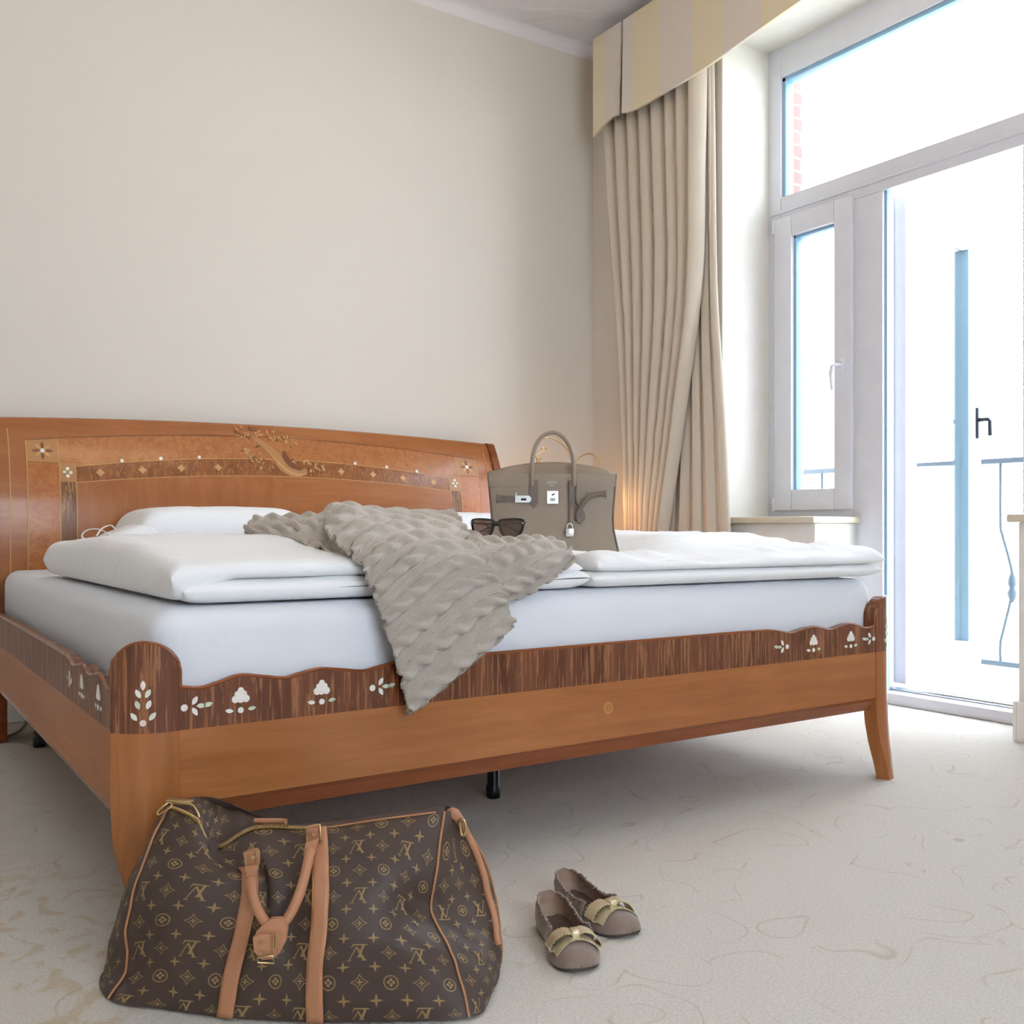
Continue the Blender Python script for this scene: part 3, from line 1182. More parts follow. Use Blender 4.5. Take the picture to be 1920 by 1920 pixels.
OX, IX, VX = 0.918, 0.815, 0.762   # outer border, inner side of burl stiles, inner side of diagonal strips
hb_patch('centre_veneer', -VX, 0.0, k_(0.30), band_bot, M['cherry_z'])
hb_patch('centre_veneer', 0.0, VX, k_(0.30), band_bot, M['cherry'])
hb_patch('striped_band_veneer', -VX, VX, band_bot, band_top, M['rose_soft'], nx=60)
hb_patch('burl_band_veneer', -IX, IX, lambda x: band_top(x) if abs(x) < VX else 0.926, burl_top, M['burl_light'], nx=80)
for s in (-1, 1):
    def rng(a, b):
        return (min(s * a, s * b), max(s * a, s * b))
    hb_patch('corner_veneer', *rng(IX, OX), k_(0.926), burl_top, M['inlay_mid'])
    hb_patch('burl_stile_veneer', *rng(IX, OX), k_(0.30), k_(0.924), M['burl'])
    hb_patch('small_corner_veneer', *rng(VX, IX), k_(0.858), k_(0.925), M['inlay_mid'])
    hb_patch('diagonal_strip_veneer', *rng(VX, IX), k_(0.30), k_(0.857), M['rose_diag'])
    # boxwood stringing
    for xa in (OX, IX, VX):
        hb_patch('line_inlay', s * xa - 0.0016, s * xa + 0.0016, k_(0.30), (lambda x: burl_top(x)) if xa > IX - 0.01 else k_(0.925), M['line_inlay'], 0.002, 1, 24)
    hb_patch('line_inlay', s * 0.972 - 0.0016, s * 0.972 + 0.0016, k_(0.30), k_(1.04), M['line_inlay'], 0.002, 1, 24)
for fn in (band_bot, band_top):
    hb_patch('line_inlay', -VX, VX, lambda x: fn(x) - 0.0013, lambda x: fn(x) + 0.0013, M['line_inlay'], 0.002, 60, 1)
hb_patch('line_inlay', -OX, OX, lambda x: burl_top(x) - 0.0013, lambda x: burl_top(x) + 0.0013, M['inlay_dark'], 0.002, 60, 1)


def flat_shape(name, poly, cx, cz, mat, off, parent, surf):
    """thin plate cut to a 2D outline and laid on a face: surf(u, v, off) -> point"""
    n = len(poly)
    vs = [surf(cx + u, cz + v, off) for u, v in poly] + [surf(cx, cz, off)] + [surf(cx + u, cz + v, 0.0) for u, v in poly]
    fs = [(i, (i + 1) % n, n) for i in range(n)] + [(i, n + 1 + i, n + 1 + (i + 1) % n, (i + 1) % n) for i in range(n)]
    return mk(name, vs, fs, mat, parent, smooth=False)


def disc(r, n=12):
    return [(r * math.cos(2 * PI * i / n), r * math.sin(2 * PI * i / n)) for i in range(n)]


def leaf(l, w, ang, n=6):
    pts = []
    for i in range(n + 1):
        t_ = i / n
        pts.append((l * (t_ - 0.5), w / 2 * math.sin(PI * t_) ** 0.8))
    for i in range(n - 1, 0, -1):
        t_ = i / n
        pts.append((l * (t_ - 0.5), -w / 2 * math.sin(PI * t_) ** 0.8))
    c, s = math.cos(ang), math.sin(ang)
    return [(x * c - y * s, x * s + y * c) for x, y in pts]


for x in (-0.604, -0.465, -0.322, 0.322, 0.466, 0.607):
    flat_shape('pearl_dot', disc(0.0065), x, band_top(x) + 0.006, M['pearl'], 0.0032, hb, hb_pt)
for x in (-0.680, -0.535, -0.394, -0.254, 0.254, 0.396, 0.535, 0.682):
    r = 0.0155
    dia = [(r * (1 if k % 2 == 0 else 0.62) * math.cos(PI / 4 * k), r * (1 if k % 2 == 0 else 0.62) * math.sin(PI / 4 * k)) for k in range(8)]
    flat_shape('diamond_inlay', dia, x, (band_top(x) + band_bot(x)) / 2 - 0.001, M['inlay_wood'], 0.0028, hb, hb_pt)
for s in (-1, 1):
    cx, cz = s * 0.866, 0.966
    for k in range(8):
        a = PI / 4 * k
        flat_shape('petal_inlay', leaf(0.026, 0.010, a), cx + 0.021 * math.cos(a), cz + 0.019 * math.sin(a), M['inlay_wood'] if k % 2 else M['inlay_dark'], 0.0026, hb, hb_pt)
    flat_shape('pearl_dot', disc(0.0075), cx, cz, M['pearl'], 0.0034, hb, hb_pt)
    for dx, dz in ((0, 0.013), (0, -0.013), (0.010, 0.0), (-0.010, 0.0)):
        flat_shape('pearl_dot', disc(0.006), s * 0.789 + dx, 0.891 + dz, M['pearl' if dx == 0 else 'pearl_green'], 0.0032, hb, hb_pt)

# centre marquetry: a curved horn with flowers and leaf sprays
def horn(name, pts, wid, mat, off):
    sp_ = spline([Vector((a, b, 0)) for a, b in pts], 6)
    vs = []
    n = len(sp_)
    for i, p in enumerate(sp_):
        d = (sp_[min(i + 1, n - 1)] - sp_[max(i - 1, 0)]).normalized()
        nn = Vector((-d.y, d.x, 0))
        w_ = cinterp(i / (n - 1), [0, 0.3, 0.7, 1.0], wid)
        for q in (-1, -0.33, 0.33, 1):
            c = p + nn * (w_ * q)
            vs.append(hb_pt(c.x, c.y, off))
    return mk(name, vs, grid_faces(4, n), mat, hb)


horn('marquetry_horn', [(-0.135, 1.072), (-0.075, 1.036), (-0.02, 0.985), (0.005, 0.945), (0.055, 0.915), (0.105, 0.925)], [0.004, 0.014, 0.022, 0.008], M['inlay_mid'], 0.0026)
horn('marquetry_horn_shade', [(0.018, 1.005), (0.022, 0.975), (0.045, 0.945), (0.085, 0.928)], [0.003, 0.012, 0.011, 0.003], M['inlay_dark'], 0.0030)
horn('marquetry_horn_stripe', [(-0.06, 1.018), (-0.02, 0.965), (0.02, 0.925), (0.06, 0.908), (0.10, 0.912)], [0.001, 0.004, 0.005, 0.002], M['inlay_wood'], 0.0034)
rnd = random.Random(21)
for (cx, cz, rx, rz, cnt) in ((-0.115, 1.070, 0.055, 0.025, 22), (-0.02, 1.065, 0.05, 0.018, 14), (0.045, 1.045, 0.035, 0.022, 12), (-0.115, 1.000, 0.040, 0.032, 18), (-0.075, 0.945, 0.055, 0.022, 16), (0.135, 0.945, 0.055, 0.022, 22), (0.075, 0.965, 0.03, 0.014, 8)):
    for k in range(cnt):
        a = rnd.uniform(0, 2 * PI)
        q = math.sqrt(rnd.random())
        x, z = cx + rx * q * math.cos(a), cz + rz * q * math.sin(a)
        flat_shape('leaf_inlay', leaf(rnd.uniform(0.014, 0.024), rnd.uniform(0.005, 0.008), a + rnd.uniform(-0.5, 0.5), 4), x, z, M[rnd.choice(['inlay_wood', 'inlay_mid', 'inlay_wood', 'inlay_dark'])], 0.0026 + 0.0004 * rnd.random(), hb, hb_pt)


# pearl inlay on footboard, posts and rails
def foot_surf(u, v, off):
    return Vector((u, YF - off, v))


def motif_sprig(cx, cz, surf, par, s=1):
    """dot and four leaves on their side"""
    flat_shape('pearl_inlay', disc(0.0062), cx - s * 0.019, cz - 0.001, M['pearl'], 0.0009, par, surf)
    for dx, dz, a, m in ((-0.001, 0.010, 60, 'pearl'), (-0.001, -0.009, -60, 'pearl'), (0.010, -0.014 + 0.014, 0, 'pearl_green'), (0.022, 0.001, 12, 'pearl_green')):
        flat_shape('pearl_inlay', leaf(0.017, 0.0085, R(a) * s), cx + s * dx, cz + dz, M[m], 0.0009, par, surf)


def motif_cloud(cx, cz, surf, par):
    for q, (dx, dz, r) in enumerate(((-0.0095, 0.006, 0.0068), (0.0, 0.006, 0.0072), (0.0095, 0.006, 0.0068), (-0.005, 0.0145, 0.0064), (0.005, 0.0145, 0.0064), (0.0, 0.0215, 0.0055))):
        flat_shape('pearl_inlay', disc(r), cx + dx, cz + dz, M['pearl'], 0.0007 + 0.00012 * q, par, surf)
    flat_shape('pearl_inlay', disc(0.0055), cx, cz - 0.014, M['pearl'], 0.0009, par, surf)
    for s in (-1, 1):
        flat_shape('pearl_inlay', leaf(0.015, 0.0075, R(8) * s), cx + s * 0.0205, cz - 0.013 + 0.0005 * s, M['pearl' if s < 0 else 'pearl_green'], 0.0009, par, surf)


for s in (-1, 1):
    e = XC + s * PXI
    motif_sprig(e - s * 0.028, 0.389, foot_surf, fb, s * -1)
    motif_cloud(e - s * 0.108, 0.388, foot_surf, fb)
    motif_cloud(e - s * 0.262, 0.388, foot_surf, fb)
    motif_sprig(e - s * 0.385, 0.391, foot_surf, fb, s * -1)

    def post_surf(u, v, off, s=s):
        o, i, L = post_section(s, v, 0.112, Vector((0, 0)), 41)
        f = (u / 0.112 + 0.5) * 40
        k = int(min(max(math.floor(f), 0), 39))
        p = Vector(o[k]).lerp(Vector(o[k + 1]), f - k)
        nrm = (Vector(o[20]) - Vector(i[20])).normalized()
        return p + nrm * off
    ear = [c for c in bed.children if c.name.startswith('post_ear')][0 if s < 0 else 1]
    flat_shape('pearl_inlay', disc(0.0055), 0.0, 0.368, M['pearl'], 0.0010, ear, post_surf)
    for dx, dz, a, m in ((0, 0.432, 90, 'pearl'), (-0.008, 0.418, 118, 'pearl_green'), (0.008, 0.418, 62, 'pearl'), (-0.009, 0.399, 112, 'pearl'), (0.009, 0.399, 68, 'pearl_green'), (-0.015, 0.379, 128, 'pearl_green'), (0.015, 0.379, 52, 'pearl')):
        flat_shape('pearl_inlay', leaf(0.017, 0.0085, R(a)), dx, dz, M[m], 0.0010, ear, post_surf)
    xo = XC + s * RX
    rb = [c for c in bed.children if c.name.startswith('rail_band')][0 if s < 0 else 1]

    def rail_surf(u, v, off, s=s, xo=xo):
        return Vector((xo + s * off, u, v))
    motif_cloud(1.785 + 0.107, 0.390, rail_surf, rb)
    motif_cloud(1.785 + 0.258, 0.390, rail_surf, rb)
    motif_sprig(1.785 + 0.385, 0.391, rail_surf, rb, 1)

# carved round maker's mark on the footboard
panel = [c for c in bed.children if c.name.startswith('footboard_panel')][0]
mx_, mz_ = 1.427, 0.292
for r in (0.0125, 0.0095):
    tube('round_mark', [(mx_ + r * math.cos(2 * PI * i / 28), YF - 0.0002, mz_ + r * math.sin(2 * PI * i / 28)) for i in range(28)], 0.0009, M['line_inlay'], panel, 5, closed=True)
for pts in ([(-0.004, -0.005), (-0.004, 0.005)], [(0.0, -0.005), (0.0, 0.005)], [(0.004, -0.005), (0.004, 0.005)], [(-0.004, 0.005), (0.004, 0.005)], [(-0.004, -0.005), (0.004, -0.005)]):
    tube('round_mark', [(mx_ + a, YF - 0.0002, mz_ + b) for a, b in pts], 0.0008, M['line_inlay'], panel, 5)

# ================================================================== MATTRESS
mb = bmesh.new()
bmbox(mb, (0.441, YF + 0.031, 0.246), (2.428, YH - 0.004, 0.556), 0.045, 5)
bmesh.ops.subdivide_edges(mb, edges=[e for e in mb.edges if e.calc_length() > 0.25], cuts=14, use_grid_fill=True)
for v in mb.verts:
    nz = noise.noise(Vector((v.co.x * 3.1, v.co.y * 3.1, v.co.z * 5)))
    if v.co.z > 0.5:
        v.co.z += 0.003 * nz
mat_o = mkbm('mattress', mb, M['sheet'], None, True)
tag(mat_o, 'thick white mattress in a fitted sheet lying on the wooden bed', 'mattress')

# ================================================================== DUVETS AND PILLOWS
def fbm(p, o=3):
    s, a = 0.0, 1.0
    for _ in range(o):
        s += a * noise.noise(p)
        p = p * 2.03
        a *= 0.5
    return s


def cushion(nu, nv, xf, ztop, zbot, pw=0.5, ex=34):
    """closed puffy sheet: xf(u,v)->(x,y); ztop/zbot(u,v,e) with e = edge factor 0..1"""
    vs = []
    for side in (0, 1):
        for j in range(nv + 1):
            for i in range(nu + 1):
                # points bunch towards the rim so that the rounded edge is smooth
                a = math.sin(PI / 2 * (2 * i / nu - 1))
                b = math.sin(PI / 2 * (2 * j / nv - 1))
                e = max(0.0, (1 - abs(a) ** ex) * (1 - abs(b) ** ex)) ** pw
                x, y = xf(a, b)
                z = ztop(a, b, e) if side == 0 else zbot(a, b, e)
                vs.append(Vector((x, y, z)))
    n = (nu + 1) * (nv + 1)
    fs = grid_faces(nu + 1, nv + 1) + [tuple(reversed(f)) for f in grid_faces(nu + 1, nv + 1, n)]
    return vs, fs


def weld_obj(name, parts, mat, label, cat, group=None):
    bm = bmesh.new()
    for vs, fs in parts:
        bv = [bm.verts.new(v) for v in vs]
        for f in fs:
            try:
                bm.faces.new([bv[i] for i in f])
            except ValueError:
                pass
    bmesh.ops.remove_doubles(bm, verts=bm.verts, dist=0.0004)
    o = mkbm(name, bm, mat, None, True)
    tag(o, label, cat, group)
    return o


def bil(c, a, b):
    """bilinear on corners c = (left-front, right-front, right-back, left-back)"""
    u, v = (a + 1) / 2, (b + 1) / 2
    p = [Vector(q) for q in c]
    r = p[0] * (1 - u) * (1 - v) + p[1] * u * (1 - v) + p[2] * u * v + p[3] * (1 - u) * v
    return r.x, r.y


ZM = 0.558
# left duvet, folded double: lower layer and upper layer
cl = ((0.500, 1.792), (1.408, 1.775), (1.408, 3.10), (0.57, 3.05))
cu = ((0.480, 1.800), (1.40, 1.792), (1.40, 3.08), (0.475, 3.14))


def sm(x, a, b):
    t_ = min(1.0, max(0.0, (x - a) / (b - a)))
    return t_ * t_ * (3 - 2 * t_)


def dl_low(a, b, e):
    x, y = bil(cl, a, b)
    return 0.583 + 0.021 * e + 0.004 * fbm(Vector((x * 4, y * 4, 1.0)))


def tipf(a, b):
    return max(0.0, min(1.0, (-a - 0.55) / 0.45)) * max(0.0, (b + 0.4) / 1.4)


def dl_shape(a, b):
    """middle height, rise and drop of the upper layer; the closed left side reaches down to the sheet"""
    x, y = bil(cu, a, b)
    w_ = sm(y, 1.78, 2.45)
    tp_ = tipf(a, b)
    wl = sm(-a, 0.72, 0.98)
    mid = lerp(0.617, 0.638, w_) - 0.012 * sm(x, 0.85, 1.15) - 0.014 * tp_
    up_ = lerp(0.022, 0.042, w_) - 0.014 * tp_
    dn_ = lerp(0.016, 0.032, w_)
    top = mid + up_
    mid2 = lerp(mid, 0.606, wl)
    return mid2, top - mid2, lerp(dn_, 0.047, wl), w_


def dl_up(a, b, e):
    x, y = bil(cu, a, b)
    n_ = 0.009 * fbm(Vector((x * 3.3, y * 3.3, 4.0))) + 0.004 * fbm(Vector((x * 9, y * 5, 7.0)))
    mid, up_, dn_, w_ = dl_shape(a, b)
    return mid + (up_ + n_ * (0.5 + 0.5 * w_)) * e


def dl_up_bot(a, b, e):
    mid, up_, dn_, w_ = dl_shape(a, b)
    return mid - dn_ * e


weld_obj('duvet', [cushion(60, 60, lambda a, b: bil(cl, a, b), dl_low, lambda a, b, e: 0.583 - 0.0250 * e),
                   cushion(70, 70, lambda a, b: bil(cu, a, b), dl_up, dl_up_bot)],
         M['duvet'], 'white duvet folded double on the left half of the bed', 'duvet', 'white duvets on the bed')

# right duvet: looser, with a pointed outer corner and a hollow where the handbag stands
cr = ((1.412, 1.770), (2.435, 1.745), (2.44, 3.20), (1.46, 3.20))
ct = ((1.43, 1.775), (2.445, 1.742), (2.45, 3.18), (1.47, 3.18))
BAGC = Vector((1.695, 2.320))


def hollow(x, y):
    d = (Vector((x, y)) - BAGC)
    a = d.dot(Vector((RT.x, RT.y))) / 0.25
    b = d.dot(Vector((FW.x, FW.y))) / 0.16
    return math.exp(-(a ** 4 + b ** 4))


def dr_low(a, b, e):
    x, y = bil(cr, a, b)
    return 0.580 + (0.016 + 0.004 * fbm(Vector((x * 5, y * 5, 2)))) * e * (1 - hollow(x, y)) + 0.002 * e


def frontlow(x, y):
    return 0.030 * math.exp(-((x - 1.60) / 0.22) ** 4 - ((y - 2.0) / 0.22) ** 4)


def dr_up(a, b, e):
    x, y = bil(ct, a, b)
    n_ = 0.013 * fbm(Vector((x * 3.0, y * 3.0, 9.0))) + 0.010 * fbm(Vector((x * 10 + y * 4, y * 6, 3.0))) + 0.003 * fbm(Vector((x * 22, y * 14, 5.0)))
    dip = 0.02 * math.exp(-((x - 1.78) / 0.25) ** 2 - ((y - 1.85) / 0.3) ** 2)
    w_ = sm(y, 1.76, 2.35)
    fold = 0.010 * math.sin(16 * x + 22 * y + 2.5 * fbm(Vector((x * 3, y * 3, 1)))) * math.exp(-((y - 1.86) / 0.10) ** 2)
    z = lerp(0.607, 0.634, w_) + (lerp(0.030, 0.046, w_) + n_ + fold - dip - frontlow(x, y) * w_) * e
    h = hollow(x, y)
    return z * (1 - h) + 0.606 * h


def dr_up_bot(a, b, e):
    x, y = bil(ct, a, b)
    h = hollow(x, y)
    w_ = sm(y, 1.76, 2.35)
    return (lerp(0.607, 0.634, w_) - lerp(0.014, 0.032, w_) * e) * (1 - h) + 0.594 * h


weld_obj('duvet', [cushion(60, 60, lambda a, b: bil(cr, a, b), dr_low, lambda a, b, e: 0.580 - 0.0220 * e),
                   cushion(90, 90, lambda a, b: bil(ct, a, b), dr_up, dr_up_bot)],
         M['duvet'], 'rumpled white duvet on the right half of the bed, under the taupe handbag', 'duvet', 'white duvets on the bed')


def pillow(c, cz, T, label, seed, lift=0.0):
    def zt(a, b, e):
        x, y = bil(c, a, b)
        return cz + T * e + 0.006 * fbm(Vector((x * 5 + seed, y * 5, 1))) * e + lift * (b + 1) / 2

    def zb(a, b, e):
        return cz - T * 0.95 * e + lift * (b + 1) / 2 * (1 - e)
    o = weld_obj('pillow', [cushion(40, 30, lambda a, b: bil(c, a, b), zt, zb, 0.40, 7)], M['pillow'], label, 'pillow', 'pillows at the headboard')
    return o


pl = pillow(((0.775, 3.26), (1.345, 3.26), (1.345, 3.66), (0.775, 3.66)), 0.664, 0.104, 'plump white pillow with cotton ties against the headboard, left', 1)
pillow(((1.62, 3.28), (2.26, 3.28), (2.26, 3.68), (1.62, 3.68)), 0.660, 0.098, 'white pillow mostly hidden behind the taupe handbag', 5)
# open end of the pillowcase with its two ties
fl = cushion(16, 12, lambda a, b: bil(((0.665, 3.24), (0.83, 3.26), (0.83, 3.50), (0.69, 3.52)), a, b),
             lambda a, b, e: 0.655 + 0.042 * e * (0.7 + 0.3 * a) + 0.028 * (a + 1) / 2, lambda a, b, e: 0.640 - 0.05 * e, 0.5, 8)
bm = bmesh.new()
bv = [bm.verts.new(v) for v in fl[0]]
for f in fl[1]:
    bm.faces.new([bv[i] for i in f])
bmesh.ops.remove_doubles(bm, verts=bm.verts, dist=0.0004)
mkbm('pillowcase_flap', bm, M['pillow'], pl, True)
for pts in ([(0.70, 3.28, 0.668), (0.655, 3.27, 0.692), (0.617, 3.26, 0.690), (0.600, 3.25, 0.672), (0.615, 3.24, 0.655)],
            [(0.71, 3.30, 0.690), (0.69, 3.28, 0.705), (0.66, 3.26, 0.695), (0.64, 3.24, 0.672)]):
    tube('cotton_tie', spline(pts, 6), 0.0042, M['pillow'], pl, 6, flat=0.4)

# ================================================================== CABLE-KNIT THROW
t = NT('greige_wool_knit')
co = t.coords('UV')
st = t.wave(t.coords('UV', scale=(1, 1, 1)), 55, 0.6, 1, 1.0, 'BANDS', 'Y')
st2 = t.wave(t.coords('UV', scale=(1, 1, 1)), 48, 1.2, 1, 1.0, 'BANDS', 'X')
nn_ = t.noise(t.coords(), 320, 3, 0.7)
col = t.mix(t.noise(t.coords(), 40, 4, 0.6), srgb('#bcaea0'), srgb('#d6cabb'))
col = t.mix(t.math('MULTIPLY', t.ramp(st, [(0.0, 1.0), (0.35, 0.0)]), 0.35), col, srgb('#94887c'))  # grooves between stitch rows coloured darker: crease shade painted into the wool
t.set(Base_Color=col, Roughness=0.95)
t.b.inputs['Sheen Weight'].default_value = 0.5
t.b.inputs['Specular IOR Level'].default_value = 0.1
t.bump(t.math('ADD', t.math('MULTIPLY', t.math('MULTIPLY', st, st2), 0.7), nn_), 0.75, 0.0025)
M['knit'] = t.m


def cable(s, tt):
    """height of the knit at s along the cables, tt across them (metres)"""
    pitch = 0.076
    k = math.floor(tt / pitch)
    dt = tt - (k + 0.5) * pitch
    lam = 0.098
    ph = 2 * PI * s / lam + k * 2.1
    h = 0.0
    for q in (0, PI):
        c = 0.0115 * math.sin(ph + q)
        r = 0.0125
        d = (dt - c) / r
        if abs(d) < 1:
            over = 0.55 - 0.45 * math.cos(ph + q)
            h = max(h, math.sqrt(1 - d * d) * over)
    rib = 0.0
    if abs(dt) > 0.021:
        rib = 0.24 * (0.5 + 0.5 * math.cos(2 * PI * dt / 0.0078))
    else:
        h -= 0.22 * max(0.0, 1 - abs(abs(dt) - 0.0215) / 0.007)
    return 0.0175 * h + 0.0150 * rib


def knit_patch(ctrl, W, Hh, nu, nv, rot=0.0, flip=1, s0=0.0, t0=0.0, edge=()):
    net = Net(ctrl)
    vs, uv = [], []
    for j in range(nv + 1):
        for i in range(nu + 1):
            u, v = i / nu, j / nv
            p = net.p(u * (net.nc - 1), v * (net.nr - 1))
            nrm = net.n(u * (net.nc - 1) * 0.998 + 0.001, v * (net.nr - 1) * 0.998 + 0.001) * flip
            a, b = u * W, v * Hh
            s = a * math.cos(rot) + b * math.sin(rot) + s0
            q = -a * math.sin(rot) + b * math.cos(rot) + t0
            fuzz = 0.0008 * noise.noise(Vector((a * 260, b * 260, s0)))
            wob = 0.006 * fbm(Vector((a * 9, b * 9, 3 + s0)), 2)
            rim = 1.0
            hh = cable(s + 0.004 * noise.noise(Vector((a * 20, b * 20, 1))), q + 0.004 * noise.noise(Vector((a * 14, b * 14, 8))))
            vs.append(p + nrm * (hh * rim + fuzz + wob))
            uv.append((s * 2.2, q * 2.2))
    return vs, grid_faces(nu + 1, nv + 1), uv


def Y(lst, ys):
    return [aty(px, py, y) for (px, py), y in zip(lst, ys if isinstance(ys, (list, tuple)) else [ys] * len(lst))]


A = [
    Y([(767, 1340), (815, 1303), (868, 1258), (922, 1212), (963, 1172)], [1.706, 1.706, 1.706, 1.708, 1.715]),
    Y([(754, 1285), (800, 1243), (852, 1198), (905, 1152), (950, 1128)], [1.704, 1.704, 1.704, 1.708, 1.722]),
    Y([(737, 1225), (785, 1182), (832, 1137), (882, 1098), (928, 1085)], [1.706, 1.706, 1.710, 1.716, 1.728]),
    Y([(717, 1160), (762, 1120), (810, 1080), (860, 1052), (910, 1050)], [1.722, 1.724, 1.728, 1.738, 1.752]),
    Y([(698, 1102), (738, 1062), (785, 1034), (838, 1020), (895, 1026)], [1.738, 1.745, 1.762, 1.800, 1.850]),
    Y([(676, 1057), (712, 1022), (760, 1003), (815, 1000), (880, 1006)], [1.770, 1.80, 1.86, 1.92, 1.99]),
    Y([(648, 1030), (688, 996), (740, 982), (800, 981), (866, 988)], [1.84, 1.92, 2.04, 2.12, 2.16]),
    Y([(618, 1003), (665, 972), (718, 968), (790, 968), (860, 972)], [2.00, 2.15, 2.32, 2.40, 2.40]),
    Y([(606, 975), (640, 948), (700, 959), (775, 962), (852, 963)], [2.40, 2.55, 2.62, 2.68, 2.68]),
    Y([(604, 985), (645, 965), (700, 972), (775, 972), (850, 975)], [2.66, 2.78, 2.82, 2.86, 2.86]),
    Y([(604, 1003), (650, 1000), (700, 1000), (775, 1000), (850, 1000)], [2.75, 2.86, 2.90, 2.94, 2.94]),
]
Bf = [
    Y([(925, 1142), (985, 1115), (1030, 1087), (1080, 1046)], [1.742, 1.740, 1.742, 1.775]),
    Y([(905, 1095), (960, 1072), (1012, 1050), (1070, 1034)], [1.746, 1.745, 1.752, 1.80]),
    Y([(885, 1040), (945, 1026), (1000, 1020), (1056, 1024)], [1.80, 1.80, 1.82, 1.88]),
    Y([(868, 1006), (930, 1014), (990, 1014), (1038, 1018)], [1.98, 1.98, 2.00, 2.04]),
    Y([(850, 1000), (925, 1020), (985, 1022), (1025, 1026)], [2.25, 2.20, 2.18, 2.16]),
]
Cf = [
    Y([(463, 1000), (510, 1010), (560, 1020), (610, 1035), (668, 1055)], [2.45, 2.30, 2.15, 2.00, 1.86]),
    Y([(462, 988), (515, 992), (568, 996), (620, 1005), (680, 1022)], [2.50, 2.38, 2.24, 2.12, 1.98]),
    Y([(474, 976), (525, 977), (580, 973), (632, 980), (695, 1000)], [2.58, 2.48, 2.36, 2.24, 2.10]),
    Y([(488, 978), (540, 975), (595, 970), (648, 975), (705, 990)], [2.68, 2.58, 2.48, 2.36, 2.22]),
    Y([(492, 992), (540, 990), (600, 988), (650, 988), (705, 995)], [2.74, 2.66, 2.56, 2.44, 2.30]),
]
bmk = bmesh.new()
uvl = bmk.loops.layers.uv.new('UVMap')
for ctrl, W, Hh, nu, nv, rot, fl_, s0, t0 in ((A, 0.30, 0.86, 130, 460, 0.0, 1, 0.0, 0.012), (Bf, 0.30, 0.30, 110, 110, 0.12, 1, 0.37, 0.01), (Cf, 0.36, 0.20, 120, 80, 0.25, 1, 0.81, 0.02)):
    vs, fs, uv = knit_patch(ctrl, W, Hh, nu, nv, rot, fl_, s0, t0)
    bv = [bmk.verts.new(v) for v in vs]
    for f in fs:
        fc = bmk.faces.new([bv[i] for i in f])
        fc.smooth = True
        for lp, i in zip(fc.loops, f):
            lp[uvl].uv = uv[i]
me = bpy.data.meshes.new('knit_throw')
bmk.to_mesh(me)
bmk.free()
me.materials.append(M['knit'])
thr = bpy.data.objects.new('knit_throw', me)
COL.objects.link(thr)
md = thr.modifiers.new('thick', 'SOLIDIFY')
md.thickness = 0.007
md.offset = -1
tag(thr, 'greige cable-knit wool throw draped over the foot of the bed', 'throw')
# fringe of loose fibres along the hem
hv, hf = [], []
rnd = random.Random(4)
netA, netB = Net(A), Net(Bf)
for net, u_lo, u_hi, edge_v, cnt in ((netA, 0, 4, 0.0, 500), (netB, 0, 3, 0.0, 200)):
    for k in range(cnt):
        u = rnd.uniform(u_lo, u_hi)
        p = net.p(u, edge_v + rnd.uniform(0, 0.02))
        d = (net.p(u, 0.0) - net.p(u, 0.25)).normalized()
        d = (d + Vector((rnd.uniform(-.8, .8), rnd.uniform(-.6, .2), rnd.uniform(-.8, .8)))).normalized()
        l = rnd.uniform(0.003, 0.008)
        sd = d.orthogonal().normalized() * 0.00035
        b0 = len(hv)
        hv += [p - sd, p + sd, p + d * l]
        hf.append((b0, b0 + 1, b0 + 2))
hz = mk('wool_fuzz', hv, hf, M['knit'], thr, local=True)
hz['kind'] = 'stuff'

# ================================================================== SUNGLASSES
M['acetate'] = plain('black_acetate', '#0d0c0d', 0.12, coat=0.5)
t = NT('smoked_lens')
t.set(Base_Color=srgb('#8a7468'), Roughness=0.05)
t.b.inputs['Transmission Weight'].default_value = 0.85
M['lens'] = t.m
sg_loc = at(931, 1008, 2.42)
sg = thing('sunglasses', sg_loc, 'black thick-rimmed sunglasses resting on the knit throw', 'sunglasses', rotz=-CAM_YAW - R(14))


def sg_curve(u):
    return 0.012 * (u / 0.07) ** 2


def rim_pts(sx, off):
    """outline of one lens (wayfarer shape), off = offset outward"""
    base = [(0.0095, 0.017), (0.030, 0.0205), (0.052, 0.0215), (0.0625, 0.0185), (0.0625, 0.007), (0.056, -0.011), (0.043, -0.0195), (0.026, -0.0185), (0.0135, -0.007)]
    c = Vector((0.036, 0.002, 0))
    out = []
    for a, b in base:
        v = Vector((a, b, 0))
        out.append(v + (v - c).normalized() * off)
    s_ = spline(out, 5, closed=True)
    return [(sx * p.x, p.y) for p in s_]


TILT = R(-8)


def sgp(x, z, y=0.0):
    return Vector((x, y + sg_curve(x), z + 0.022))


